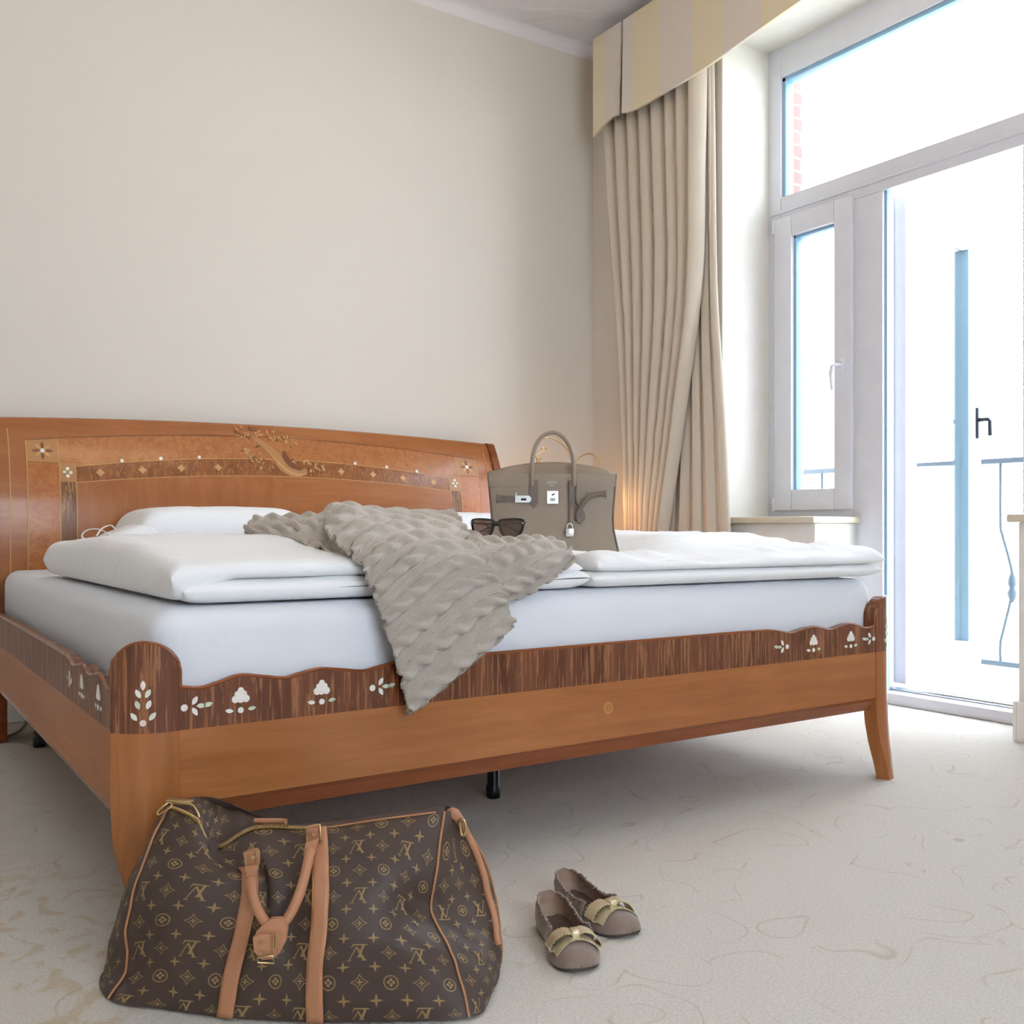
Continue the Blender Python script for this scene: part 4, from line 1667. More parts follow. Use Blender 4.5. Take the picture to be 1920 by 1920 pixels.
for sx in (-1, 1):
    o_, i_ = rim_pts(sx, 0.0048), rim_pts(sx, -0.001)
    n = len(o_)
    vs = []
    for y in (-0.0022, 0.0022):
        vs += [sgp(a, b, y) for a, b in o_] + [sgp(a, b, y) for a, b in i_]
    fs = []
    for k in range(n):
        k2 = (k + 1) % n
        fs += [(k, k2, n + k2, n + k), (2 * n + k, 3 * n + k, 3 * n + k2, 2 * n + k2), (k, 2 * n + k, 2 * n + k2, k2), (n + k, n + k2, 3 * n + k2, 3 * n + k)]
    rim = mk('rim', vs, fs, M['acetate'], sg, local=True, sharp=50)
    vs = [sgp(a, b, -0.0004) for a, b in i_] + [sgp(a, b, 0.0008) for a, b in i_]
    fs = [tuple(range(n)), tuple(range(2 * n - 1, n - 1, -1))] + [(k, (k + 1) % n, n + (k + 1) % n, n + k) for k in range(n)]
    mk('lens', vs, fs, M['lens'], sg, local=True, smooth=False)
    # temple folded behind
    x0 = sx * 0.066
    ty = 0.016 if sx < 0 else 0.024
    pts = [(x0, 0.010, 0.036), (x0 * 0.99, ty, 0.036), (x0 * 0.6, ty + 0.004, 0.034), (-x0 * 0.2, ty + 0.005, 0.030), (-x0 * 0.75, ty + 0.004, 0.014)]
    tube('temple', spline(pts, 5), [0.0045] * 21, M['acetate'], sg, 8, local=True, flat=0.5)
    box('hinge_pin', (x0 - 0.0035, -0.004 + sg_curve(x0), 0.0335), (x0 - 0.0005 * sx + 0.0005, -0.0015 + sg_curve(x0), 0.0375), M['silver'], rim, bev=0.0004, local=True)
bm = bmesh.new()
bmbox(bm, (-0.011, -0.0026, 0.028), (0.011, 0.0026, 0.040), 0.002, 2)
mkbm('bridge', bm, M['acetate'], sg, True, True, 50)

# ================================================================== HANDBAG
t = NT('taupe_grained_leather')
co = t.coords()
t.set(Base_Color=t.mix(t.noise(co, 20, 3), srgb('#8f7e6d'), srgb('#9a8977')), Roughness=0.52)
t.bump(t.noise(co, 420, 2, 0.6), 0.25, 0.0012)
M['taupe'] = t.m
M['taupe_edge'] = plain('taupe_leather_edge', '#6f6156', 0.5)
M['white_print'] = plain('silver_stamp', '#cfc8bd', 0.4)
bag_loc = Vector((BAGC.x, BAGC.y, 0.603))
hbg = thing('handbag', bag_loc, 'structured taupe leather handbag with silver plate and padlock on the bed', 'handbag', rotz=-CAM_YAW + R(1.5))


def bag_ring(z):
    """half widths and front/back depth at height z (local)"""
    hw = cinterp(z, [0.0, 0.03, 0.10, 0.18, 0.25], [0.186, 0.184, 0.171, 0.176, 0.182])
    fr = cinterp(z, [0.0, 0.05, 0.15, 0.25], [-0.088, -0.086, -0.070, -0.058])
    bk = -fr
    return hw, fr, bk


def bag_front(x, z):
    hw, fr, _ = bag_ring(z)
    u = min(1, abs(x) / hw)
    return fr + 0.006 * u ** 6


vs, fs = [], []
levels = [0.0, 0.006, 0.03, 0.06, 0.09, 0.12, 0.15, 0.18, 0.21, 0.235, 0.247]
prof = []
for z in levels:
    hw, fr, bk = bag_ring(z)
    if z == 0.0:
        hw, fr, bk = hw - 0.006, fr + 0.006, bk - 0.006
    ring = []
    for k in range(13):
        x = lerp(-hw, hw, k / 12)
        u = abs(x) / hw
        ring.append((x, fr + 0.006 * u ** 6, z))
    gin = interp(z, [0.0, 0.12, 0.25], [0.0, 0.020, 0.045])      # gussets fold inwards towards the top
    for k in range(1, 6):
        q = k / 6
        ring.append((hw - gin * math.sin(PI * q), lerp(fr, bk, q), z))
    for k in range(13):
        x = lerp(hw, -hw, k / 12)
        ring.append((x, bk, z))
    for k in range(1, 6):
        q = k / 6
        ring.append((-hw + gin * math.sin(PI * q), lerp(bk, fr, q), z))
    m = len(ring)
    vs += ring
for j in range(len(levels) - 1):
    for k in range(m):
        k2 = (k + 1) % m
        fs.append((j * m + k, j * m + k2, (j + 1) * m + k2, (j + 1) * m + k))
fs.append(tuple(range(m)))
body = mk('bag_body', vs, fs, M['taupe'], hbg, local=True, sharp=50)
md = body.modifiers.new('thick', 'SOLIDIFY')
md.thickness = 0.003
# taller back panel folding over the opening
pv = []
nxb = 24
for j in range(7):
    q = j / 6
    for i in range(nxb + 1):
        x = lerp(-0.184, 0.178, i / nxb)
        arch = 0.030 * (1 - (x / 0.186) ** 2)
        z = 0.235 + (0.019 + arch) * q
        y = -0.046 + 0.030 * q
        pv.append((x, y, z))
bp = mk('bag_flap', pv, grid_faces(nxb + 1, 7), M['taupe'], hbg, local=True)
md = bp.modifiers.new('thick', 'SOLIDIFY')
md.thickness = 0.004
# piped edges on the gussets
for sx in (-1, 1):
    for yy in (0, 1):
        pts = []
        for z in levels[1:]:
            hw, fr, bk = bag_ring(z)
            pts.append((sx * hw, (fr + 0.006) if yy == 0 else bk, z))
        tube('edge_piping', pts, 0.003, M['taupe_edge'], body, 6, local=True)
# horizontal top band of the front
vs = []
for j in range(3):
    z = 0.212 + 0.036 * j / 2
    for i in range(25):
        x = lerp(-0.181, 0.181, i / 24)
        vs.append((x, bag_front(x, z) - 0.0022, z))
mk('front_hem', vs, grid_faces(25, 3), M['taupe'], body, local=True)


def front_plate(name, poly, mat, th, parent, off=0.002):
    n = len(poly)
    vs = [(x, bag_front(x, z) - off - th, z) for x, z in poly] + [(x, bag_front(x, z) - off, z) for x, z in poly]
    fs = [tuple(range(n)), tuple(range(2 * n - 1, n - 1, -1))] + [(k, (k + 1) % n, n + (k + 1) % n, n + k) for k in range(n)]
    return mk(name, vs, fs, mat, parent, smooth=False, local=True)


def rectp(x0, z0, x1, z1):
    return [(x0, z0), (x1, z0), (x1, z1), (x0, z1)]


S_ = 2.80 / 1860.0      # metres per picture step at the bag's front


def bx(px):
    return (px - 1033.5) * S_


def bz(py):
    return (1041 - py) * S_


# handle tabs with arrow ends
for px in (998, 1071):
    p = [(bx(px - 8), bz(888)), (bx(px - 8), bz(932)), (bx(px), bz(941)), (bx(px + 8), bz(932)), (bx(px + 8), bz(888))]
    front_plate('handle_tab', p, M['taupe_edge'], 0.0022, body, 0.003)
# handles
hp = []
for k in range(25):
    a = PI * k / 24
    hp.append((bx(1034.5) - 0.0595 * math.cos(a), -0.064 + 0.020 * math.sin(a), bz(868) + 0.106 * math.sin(a) ** 0.9))
hp = [(hp[0][0], -0.066, bz(900))] + hp + [(hp[-1][0], -0.066, bz(900))]
tube('front_handle', hp, 0.0062, M['taupe'], hbg, 12, local=True)
hp2 = [(x, 0.060 + 0.030 * min(1, max(0, (z - 0.24) / 0.08)), 0.235 + (z - 0.235) * 0.22) for x, y, z in hp]
tube('rear_handle', hp2, 0.0062, M['taupe'], hbg, 12, local=True)
# left strap with silver plate
front_plate('belt_strap', [(bx(929), bz(929)), (bx(965), bz(929)), (bx(965), bz(919)), (bx(929), bz(917))], M['taupe_edge'], 0.003, body, 0.0025)
front_plate('strap_slot', rectp(bx(928), bz(932), bx(930.5), bz(914)), M['taupe_edge'], 0.0008, body, 0.003)
pk = front_plate('strap_plate', [(bx(963), bz(931)), (bx(989), bz(931)), (bx(993), bz(927)), (bx(993), bz(922)), (bx(989), bz(918)), (bx(963), bz(918))], M['silver'], 0.003, body, 0.0055)
front_plate('plate_slot', rectp(bx(974), bz(927), bx(984), bz(923)), M['black_metal'], 0.0006, pk, 0.0086)
tube('strap_pin', [(bx(965), bag_front(bx(965), 0.19) - 0.006, bz(918)), (bx(965), bag_front(bx(965), 0.19) - 0.006, bz(913))], 0.0018, M['silver'], body, 8, local=True)
# centre plate with turning lock
cp = front_plate('lock_plate', rectp(bx(1023), bz(933), bx(1044), bz(909)), M['silver'], 0.002, body, 0.003)
front_plate('lock_mark', [(bx(1031), bz(916)), (bx(1037), bz(913.5)), (bx(1038), bz(915)), (bx(1033), bz(918))], M['black_metal'], 0.0004, cp, 0.0052)
for q in (1030.5, 1033.5, 1036.5):
    front_plate('lock_mark', rectp(bx(q - 0.9), bz(928), bx(q + 0.9), bz(922.5)), M['black_metal'], 0.0004, cp, 0.0052)
# stamped maker's lines
def text_mesh(name, txt, size, mat, parent, place):
    cu_ = bpy.data.curves.new(name, 'FONT')
    cu_.body = txt
    cu_.size = size
    cu_.align_x = 'CENTER'
    cu_.resolution_u = 2
    tmp = bpy.data.objects.new(name, cu_)
    COL.objects.link(tmp)
    dg = bpy.context.evaluated_depsgraph_get()
    me_ = bpy.data.meshes.new_from_object(tmp.evaluated_get(dg))
    bpy.data.objects.remove(tmp)
    vs_ = [place(v.co.x, v.co.y) for v in me_.vertices]
    fs_ = [tuple(p.vertices) for p in me_.polygons]
    bpy.data.meshes.remove(me_)
    return mk(name, vs_, fs_, mat, parent, smooth=False, local=True)


for txt, py, sz in (('HERMES', 894.5, 0.0080), ('PARIS', 899.5, 0.0058)):
    text_mesh('stamped_lettering', txt, sz, M['white_print'], body, lambda a, b, py=py: (bx(1032) + a, bag_front(0, 0.21) - 0.0032, bz(py) + b))
# loose right strap, curling down
rs = [(bx(1134), -0.004, bz(915)), (bx(1118), -0.010, bz(915)), (bx(1104), -0.020, bz(919)), (bx(1094), -0.026, bz(927)), (bx(1085), -0.022, bz(942)), (bx(1076), -0.014, bz(962))]
rs = spline([Vector(p) for p in rs], 6)
vs = []
for p in rs:
    for dz in (0.009, -0.009):
        vs.append((p.x - dz * 0.35, bag_front(p.x, p.z) + p.y, p.z + dz * 0.8))
o = mk('belt_strap', vs, grid_faces(2, len(rs)), M['taupe_edge'], body, local=True)
md = o.modifiers.new('thick', 'SOLIDIFY')
md.thickness = 0.003
front_plate('strap_slot', rectp(bx(1132), bz(924), bx(1134.5), bz(907)), M['taupe_edge'], 0.0008, body, 0.003)
tube('strap_pin', [(bx(1101), bag_front(bx(1101), 0.19) - 0.004, bz(917)), (bx(1101), bag_front(bx(1101), 0.19) - 0.012, bz(911))], 0.0022, M['silver'], body, 8, local=True)
# key bell on its cord and padlock
front_plate('key_bell', [(bx(1078), bz(966)), (bx(1074), bz(958)), (bx(1076), bz(940)), (bx(1081), bz(936)), (bx(1088), bz(938)), (bx(1094), bz(955)), (bx(1093), bz(964)), (bx(1086), bz(970))], M['taupe_edge'], 0.005, body, 0.006)
tube('bell_cord', spline([(bx(1064), -0.068, bz(892)), (bx(1065), -0.076, bz(930)), (bx(1064), -0.083, bz(968))], 5), 0.0022, M['taupe_edge'], body, 8, local=True)
tube('bell_cord', spline([(bx(1078), -0.068, bz(900)), (bx(1077), -0.078, bz(925)), (bx(1082), -0.082, bz(938))], 5), 0.0022, M['taupe_edge'], body, 8, local=True)
lz = bz(986)
lk = box('padlock', (bx(1057), -0.096, bz(995)), (bx(1072), -0.086, bz(979)), M['silver'], body, bev=0.0018, local=True)
sh = [(bx(1064.5) + 0.0075 * math.cos(PI * k / 10), -0.091, bz(976) + 0.009 * math.sin(PI * k / 10)) for k in range(11)]
sh = [(sh[0][0], -0.091, bz(980))] + sh + [(sh[-1][0], -0.091, bz(980))]
tube('shackle', sh, 0.0017, M['silver'], lk, 8, local=True)

# ================================================================== NIGHTSTAND AND LAMP
ns = thing('nightstand', (2.78, 3.68, 0.0), 'small cherry wood nightstand in the corner beside the bed', 'nightstand')
box('top', (2.52, 3.44, 0.535), (2.98, 3.93, 0.560), M['cherry_dark'], ns, bev=0.005)
box('cabinet_body', (2.54, 3.46, 0.12), (2.96, 3.92, 0.535), M['cherry'], ns, bev=0.004)
d_ = box('drawer_front', (2.56, 3.448, 0.38), (2.94, 3.462, 0.52), M['rose'], ns, bev=0.004)
lathe('knob', [(0.004, -0.01), (0.012, 0.0), (0.010, 0.008), (0.003, 0.012)], M['brass'], d_, 12, (2.75, 3.44, 0.45))
for x in (2.56, 2.94):
    for y in (3.48, 3.90):
        box('leg', (x - 0.018, y - 0.018, 0.0), (x + 0.018, y + 0.018, 0.12), M['cherry_dark'], ns, bev=0.003)
lp = thing('table_lamp', (2.70, 3.62, 0.56), 'gilded scroll table lamp glowing behind the taupe handbag', 'lamp')
lathe('lamp_base', [(0.075, 0.0), (0.075, 0.01), (0.06, 0.02), (0.03, 0.03), (0.014, 0.05), (0.012, 0.10), (0.018, 0.12), (0.011, 0.14), (0.010, 0.30)], M['brass_dull'], lp, 24, (2.70, 3.62, 0.56))


def lampp(px, py, y):
    return aty(px, py, y)


arm1 = [(1010, 888), (1012, 872), (1007, 860), (1001, 850), (1003, 836), (1012, 824), (1026, 820), (1044, 825), (1060, 838), (1072, 856), (1080, 880)]
tube('scroll_arm', spline([lampp(a, b, 3.62) for a, b in arm1], 6), 0.0042, M['brass'], lp, 8)
arm2 = [(1004, 853), (1010, 850), (1016, 846), (1022, 846), (1024, 841), (1020, 838), (1015, 841)]
tube('scroll_curl', spline([lampp(a, b, 3.61) for a, b in arm2], 6), 0.0036, M['brass'], lp, 8)
arm2b = [(1003, 853), (1006, 858), (1012, 856), (1015, 862), (1010, 868), (1006, 863)]
tube('scroll_curl', spline([lampp(a, b, 3.60) for a, b in arm2b], 6), 0.0036, M['brass'], lp, 8)
arm3 = [(1072, 880), (1080, 866), (1092, 855), (1104, 851), (1115, 855), (1122, 866), (1124, 882)]
tube('scroll_arm', spline([lampp(a, b, 3.60) for a, b in arm3], 6), 0.0036, M['brass'], lp, 8)
t = NT('warm_glass_shade')
t.set(Base_Color=srgb('#ffe2b8'), Roughness=0.4)
t.b.inputs['Emission Color'].default_value = (1.0, 0.62, 0.30, 1)
t.b.inputs['Emission Strength'].default_value = 3.0
M['shade'] = t.m
for px, py, y in ((1010, 905, 3.62), (1118, 905, 3.58)):
    c = lampp(px, py, y)
    lathe('lamp_shade', [(0.012, 0.045), (0.020, 0.04), (0.034, 0.01), (0.044, -0.03), (0.046, -0.045), (0.043, -0.045), (0.030, 0.0), (0.010, 0.038)], M['shade'], lp, 20, c)
    l = bpy.data.lights.new('lamp_bulb', 'POINT')
    l.energy = 1.0
    l.color = (1.0, 0.60, 0.28)
    l.shadow_soft_size = 0.03
    lo_ = bpy.data.objects.new('lamp_bulb', l)
    COL.objects.link(lo_)
    lo_.location = c + Vector((0, 0, -0.055))
# lamp cord on the floor at the far left of the headboard
M['cord'] = plain('grey_lamp_cord', '#8a8478', 0.6)
cpts = [at(54, 1330, 3.85), at(52, 1350, 3.62), at(40, 1371, 3.42), at(12, 1383, 3.30), at(-40, 1387, 3.27), at(-160, 1380, 3.33)]
for p in cpts:
    p.z = max(p.z, 0.004)
cd = tube('lamp_cord', spline(cpts, 6), 0.003, M['cord'], None, 6)
tag(cd, 'thin grey cord lying on the carpet under the head of the bed', 'cord')

# ================================================================== MONOGRAM DUFFEL BAG
t = NT('brown_coated_canvas')
co = t.coords()
t.set(Base_Color=t.mix(t.noise(co, 9, 4), srgb('#40312b'), srgb('#4a3a33')), Roughness=0.56)
t.bump(t.math('ADD', t.noise(co, 700, 2, 0.6), t.math('MULTIPLY', t.noise(co, 26, 3), 1.2)), 0.18, 0.002)
M['canvas'] = t.m
M['gold_print'] = plain('tan_monogram_print', '#94794f', 0.5)
t = NT('tan_vachetta_leather')
co = t.coords()
t.set(Base_Color=t.mix(t.noise(co, 22, 4, 0.6), srgb('#ab7250'), srgb('#c08b68')), Roughness=0.5)
t.bump(t.noise(co, 260, 3), 0.15, 0.0015)
M['tan'] = t.m
M['tan_edge'] = plain('tan_leather_piping', '#ab7850', 0.5)
M['stitch'] = plain('yellow_stitching', '#d9a84e', 0.6)

duf_loc = at(545, 1900, 1.53)
duf_loc.z = 0.0
duf = thing('duffel_bag', duf_loc, 'slumped brown monogram canvas duffel bag with tan leather handles on the carpet', 'bag')


def fl_d(py, z=0.004):
    return (CAM_H - z) * CAM_F / (py - CAM_HOR)


# columns of the front panel (left seam -> right seam), rows bottom -> top, with distance from the viewpoint
FC = [
    [(204, 1874), (231, 1822), (237, 1745), (257, 1655), (288, 1575), (318, 1512)],
    [(312, 1893), (316, 1815), (324, 1735), (336, 1655), (352, 1590), (366, 1536)],
    [(424, 1908), (438, 1825), (460, 1745), (473, 1672), (462, 1626), (404, 1589)],
    [(505, 1913), (508, 1825), (512, 1745), (512, 1668), (500, 1605), (480, 1553)],
    [(590, 1917), (590, 1825), (598, 1745), (602, 1668), (602, 1605), (598, 1553)],
    [(742, 1916), (738, 1825), (730, 1745), (726, 1665), (722, 1595), (720, 1536)],
    [(879, 1908), (862, 1835), (838, 1772), (813, 1706), (818, 1625), (833, 1521)],
]
D0 = [1.470, 1.440, 1.424, 1.414, 1.408, 1.410, 1.425]
OFF = [
    [0.0, 0.012, 0.012, 0.022, 0.050, 0.090],
    [0.0, -0.010, -0.004, 0.010, 0.044, 0.088],
    [0.0, -0.014, -0.012, 0.006, 0.034, 0.080],
    [0.0, -0.016, -0.010, 0.014, 0.050, 0.096],
    [0.0, -0.014, -0.008, 0.012, 0.048, 0.098],
    [0.0, -0.018, -0.014, 0.008, 0.044, 0.094],
    [0.0, 0.000, 0.016, 0.040, 0.052, 0.096],
]
front = []
for c in range(7):
    colp = []
    for r in range(6):
        px, py = FC[c][r]
        d = fl_d(py) if r == 0 else D0[c] + OFF[c][r]
        colp.append(at(px, py, d))
    front.append(colp)
gL = [at(197, 1879, 1.560), at(204, 1805, 1.570), at(214, 1742, 1.575), at(240, 1665, 1.580), at(286, 1570, 1.575), at(316, 1506, 1.572)]
gL[0].z = 0.004
gR1 = [at(915, 1888, 1.448), at(922, 1835, 1.480), at(900, 1770, 1.500), at(880, 1702, 1.525), at(866, 1622, 1.545), at(846, 1524, 1.545)]
gR1[0].z = 0.004
gR2 = [at(925, 1868, 1.560), at(937, 1805, 1.580), at(937, 1752, 1.595), at(929, 1690, 1.605), at(902, 1604, 1.600), at(857, 1527, 1.575)]
gR2[0].z = 0.004
BOFF = [0.230, 0.255, 0.240, 0.190, 0.115, 0.030]
BZ = [1.0, 1.0, 1.0, 1.0, 1.0, 1.0]
back = []
for c in range(7):
    colp = []
    for r in range(6):
        p = front[c][r] + FW * (BOFF[r] if c not in (0, 6) else BOFF[r] * 0.92)
        if r == 5:
            # the back panel stands higher behind the sagging mouth of the bag
            ov = {0: (330, 1504, 1.590), 1: (372, 1494, 1.600), 2: (434, 1507, 1.605), 3: (484, 1546, 1.540)}
            if c in ov:
                p = at(*ov[c])
        if r == 4 and c in (1, 2):
            p = p + UP * 0.035
        if r == 0:
            p.z = 0.004
        colp.append(p)
    back.append(colp)
# closed loop of columns: left gusset, front 0..6, right gusset x2, back 6..0
loop = [gL] + front + [gR1, gR2] + back[::-1]
rows = [[colp[r] for colp in loop] for r in range(6)]
bag = Net(rows, closed=True)
NCOL = len(loop)
C_FRONT = 1          # loop index of the left seam
CREASE = [  # soft dents and folds: (column, row, radius col, radius row, depth)
    (6.15, 2.6, 0.55, 0.55, -0.014), (6.75, 3.0, 0.30, 0.40, -0.012), (4.45, 2.3, 0.30, 1.2, -0.012), (2.7, 4.3, 0.35, 0.6, -0.014), (1.35, 1.3, 0.35, 0.8, -0.012),
    (5.3, 1.4, 0.35, 0.9, 0.006), (2.1, 2.4, 0.55, 1.0, 0.008), (6.3, 1.6, 0.35, 0.5, 0.008), (3.55, 3.2, 0.25, 1.2, -0.009), (2.2, 4.6, 0.5, 0.35, 0.006), (5.0, 3.9, 0.4, 0.6, 0.005),
]


def bagp(u, v, off=0.0):
    """point on the bag: u loop column, v row, off = distance above the skin"""
    p = bag.p(u, v)
    nrm = bag.n(u, v)
    if nrm.dot(p - (duf_loc + Vector((0, 0, 0.12)))) < 0:
        nrm = -nrm
    h = 0.0
    for cu_, cv_, ru, rv_, dp in CREASE:
        du, dv = (u - cu_) / ru, (v - cv_) / rv_
        q = du * du + dv * dv
        if q < 6:
            h += dp * math.exp(-q)
    fade = min(1.0, v / 0.6) * min(1.0, (5 - v) / 0.35)
    h += 0.0032 * noise.noise(Vector((u * 1.7, v * 1.5, 3.0))) + 0.0018 * noise.noise(Vector((u * 4.0 + v, v * 2.6, 7.0)))
    p = p + nrm * (h * max(0.0, fade) + off)
    if p.z < 0.002:
        p.z = 0.002
    return p


NU, NV = NCOL * 10, 56
vs = []
for j in range(NV + 1):
    for i in range(NU):
        vs.append(bagp(i / 10, 5 * j / NV))
fs = grid_faces(NU, NV + 1, 0, True)
fs.append(tuple(range(NU - 1, -1, -1)))
# closed top: front rim to back rim
topoff = NV * NU
fi = [10 * C_FRONT + k for k in range(0, 61)]
bi = [(NCOL * 10 - 10 * 0 - 10 - k) % NU for k in range(0, 61)]
for k in range(60):
    fs.append((topoff + fi[k], topoff + fi[k + 1], topoff + bi[k + 1], topoff + bi[k]))
body = mk('bag_body', vs, fs, M['canvas'], duf, sharp=70)

# ---- monogram print, laid on the skin through the panel's own coordinates
def poly_star():
    pts = []
    for k in range(16):
        a = 2 * PI * k / 16
        r = (1.0, 0.44, 0.25, 0.44)[k % 4]
        pts.append((r * math.cos(a), r * math.sin(a)))
    return [pts]


def poly_ring(outer, inner):
    n = len(outer)
    return [[outer[k], outer[(k + 1) % n], inner[(k + 1) % n], inner[k]] for k in range(n)]


def concave_diamond(r, n=5):
    pts = []
    for q in range(4):
        a0, a1 = PI / 2 * q, PI / 2 * (q + 1)
        p0 = (r * math.cos(a0), r * math.sin(a0))
        p1 = (r * math.cos(a1), r * math.sin(a1))
        for k in range(n):
            s = k / n
            bow = 1 - 0.28 * math.sin(PI * s)
            pts.append((lerp(p0[0], p1[0], s) * bow, lerp(p0[1], p1[1], s) * bow))
    return pts


def scaled(polys, s, dx=0, dy=0):
    return [[(x * s + dx, y * s + dy) for x, y in p] for p in polys]


def stroke(x0, y0, x1, y1, w0, w1=None):
    w1 = w0 if w1 is None else w1
    d = Vector((x1 - x0, y1 - y0)).normalized()
    n_ = Vector((-d.y, d.x))
    out = []
    N_ = 3
    for k in range(N_):
        a, b = k / N_, (k + 1) / N_
        pa, pb = Vector((lerp(x0, x1, a), lerp(y0, y1, a))), Vector((lerp(x0, x1, b), lerp(y0, y1, b)))
        wa, wb = lerp(w0, w1, a), lerp(w0, w1, b)
        out.append([tuple(pa + n_ * wa), tuple(pb + n_ * wb), tuple(pb - n_ * wb), tuple(pa - n_ * wa)])
    return out


circ = [(math.cos(2 * PI * k / 16), math.sin(2 * PI * k / 16)) for k in range(16)]
PETALS = []
for k in range(4):
    a = PI / 2 * k
    PETALS.append([(0.40 * math.cos(a) + 0.27 * math.cos(2 * PI * q / 8), 0.40 * math.sin(a) + 0.27 * math.sin(2 * PI * q / 8)) for q in range(8)])
STAR = scaled(poly_star(), 0.0090)
DIAMOND = scaled(poly_ring(concave_diamond(1.0), [(x * 0.80, y * 0.80) for x, y in concave_diamond(1.0)]), 0.0115) + scaled(poly_star(), 0.0056)
CIRCLE = scaled(poly_ring(circ, [(x * 0.83, y * 0.83) for x, y in circ]), 0.0102) + scaled([[(x, y) for x, y in p] for p in PETALS], 0.0086)
LV = []
LV += stroke(-0.50, 1.0, 0.22, -0.70, 0.13, 0.09)       # V heavy arm
LV += stroke(0.95, 1.0, 0.22, -0.70, 0.055)             # V light arm
LV += stroke(-0.76, 1.0, -0.22, 1.0, 0.05)              # V serifs
LV += stroke(0.72, 1.0, 1.16, 1.0, 0.05)
LV += stroke(0.02, 0.60, -0.50, -0.95, 0.12, 0.12)      # slanted L stem
LV += stroke(-0.24, 0.62, 0.20, 0.62, 0.05)
LV += stroke(-0.86, -0.97, 0.62, -0.97, 0.07, 0.09)     # L foot
LV += stroke(0.58, -0.95, 0.74, -0.55, 0.07, 0.03)
LV = scaled(LV, 0.0128)

pv, pf = [], []


def put(polys, mapf, cx, cy, flip=1):
    for p in polys:
        b0 = len(pv)
        n_ = len(p)
        c = (sum(x for x, _ in p) / n_, sum(y for _, y in p) / n_)
        for x, y in p:
            pv.append(mapf(cx + flip * x, cy + flip * y))
        if n_ > 5:
            pv.append(mapf(cx + flip * c[0], cy + flip * c[1]))
            for k in range(n_):
                pf.append((b0 + k, b0 + (k + 1) % n_, b0 + n_))
        else:
            pf.append(tuple(range(b0, b0 + n_)))


WFR, HFR = 0.470, 0.345      # flat size of the front panel


XU = [k * WFR / 625.0 for k in (0, 92, 216, 276, 361, 499, 625)]


def map_front(x, y):
    u = C_FRONT + interp(x, XU, [0, 1, 2, 3, 4, 5, 6])
    v = 5 * min(max(y / HFR, 0.02), 0.998)
    return bagp(u, v, 0.0007)


PX_, PY_ = 0.0390, 0.0455
for r in range(-1, 11):
    for c in range(-1, 15):
        x, y = 0.020 + c * PX_, 0.012 + r * PY_
        kind = (LV, DIAMOND) if r % 2 == 0 else (DIAMOND, CIRCLE)
        sh_ = 1 if (r // 2) % 2 else 0
        if 0.008 < x < WFR - 0.006 and 0.010 < y < HFR - 0.010:
            put(kind[(c + sh_ * 0) % 2], map_front, x, y, -1)
        x2, y2 = x + PX_ / 2, y + PY_ / 2
        if 0.006 < x2 < WFR - 0.005 and 0.008 < y2 < HFR - 0.008:
            put(STAR, map_front, x2, y2, 1)

WGR, HGR = 0.16, 0.345


def map_gr(x, y):
    u = C_FRONT + 6 + 2.05 * min(max(x / WGR, 0.0), 1.0)
    v = 5 * min(max(y / HGR, 0.02), 0.998)
    return bagp(u, v, 0.0007)


for r in range(0, 10):
    for c in range(0, 5):
        x, y = 0.020 + c * PX_, 0.022 + r * PY_
        kind = (LV, CIRCLE) if r % 2 == 0 else (DIAMOND, DIAMOND)
        if 0.010 < x < WGR - 0.008 and 0.012 < y < HGR - 0.03:
            put(kind[(c + r // 2) % 2], map_gr, x, y, 1)
        x2, y2 = x + PX_ / 2, y + PY_ / 2
        if 0.008 < x2 < WGR - 0.006 and 0.01 < y2 < HGR - 0.03:
            put(STAR, map_gr, x2, y2, 1)
WGL = 0.10


def map_gl(x, y):
    u = C_FRONT - 1 + 1.0 * min(max(x / WGL, 0.0), 1.0)
    v = 5 * min(max(y / HGR, 0.02), 0.998)
    return bagp(u, v, 0.0007)


for r in range(0, 9):
    for c in range(0, 3):
        x, y = 0.018 + c * PX_, 0.02 + r * PY_
        if x < WGL - 0.01:
            put((DIAMOND, CIRCLE, LV)[(r + c) % 3], map_gl, x, y, 1)
            if x + PX_ / 2 < WGL - 0.01:
                put(STAR, map_gl, x + PX_ / 2, y + PY_ / 2, 1)
# canvas between the zip line and the higher back rim
def map_top(x, y):
    c = interp(x, XU, [0, 1, 2, 3, 4, 5, 6])
    f_ = bagp(C_FRONT + c, 5.0)
    b_ = bagp((NCOL - 1 - c) % NCOL, 5.0)
    return f_.lerp(b_, min(max(y / 0.085, 0.0), 1.0)) - FW * 0.0012 + UP * 0.0012


for c in range(0, 8):
    for r in range(3):
        x, y = 0.055 + c * 0.0205, 0.016 + r * 0.027 + 0.008 * (c % 2)
        if x < 0.175 and y < 0.076:
            put((DIAMOND, STAR)[(c + r) % 2], map_top, x, y, 1)
mk('monogram_print', pv, pf, M['gold_print'], body, smooth=False)

# ---- the mouth: soft canvas valley between zip line and back panel
def skin_tube(name, path, r, mat, par, off, n=4, seg=7):
    pts = [bagp(u, v, off) for u, v in path]
    return tube(name, spline(pts, n), r, mat, par, seg)


skin_tube('zip', [(C_FRONT + 0.15 + 0.25 * k, 4.985) for k in range(16)], 0.0034, M['brass_dull'], body, 0.001)
skin_tube('zip_tape', [(C_FRONT + 3.8 + 0.25 * k, 4.985) for k in range(9)], 0.0016, M['tan_edge'], body, 0.001)
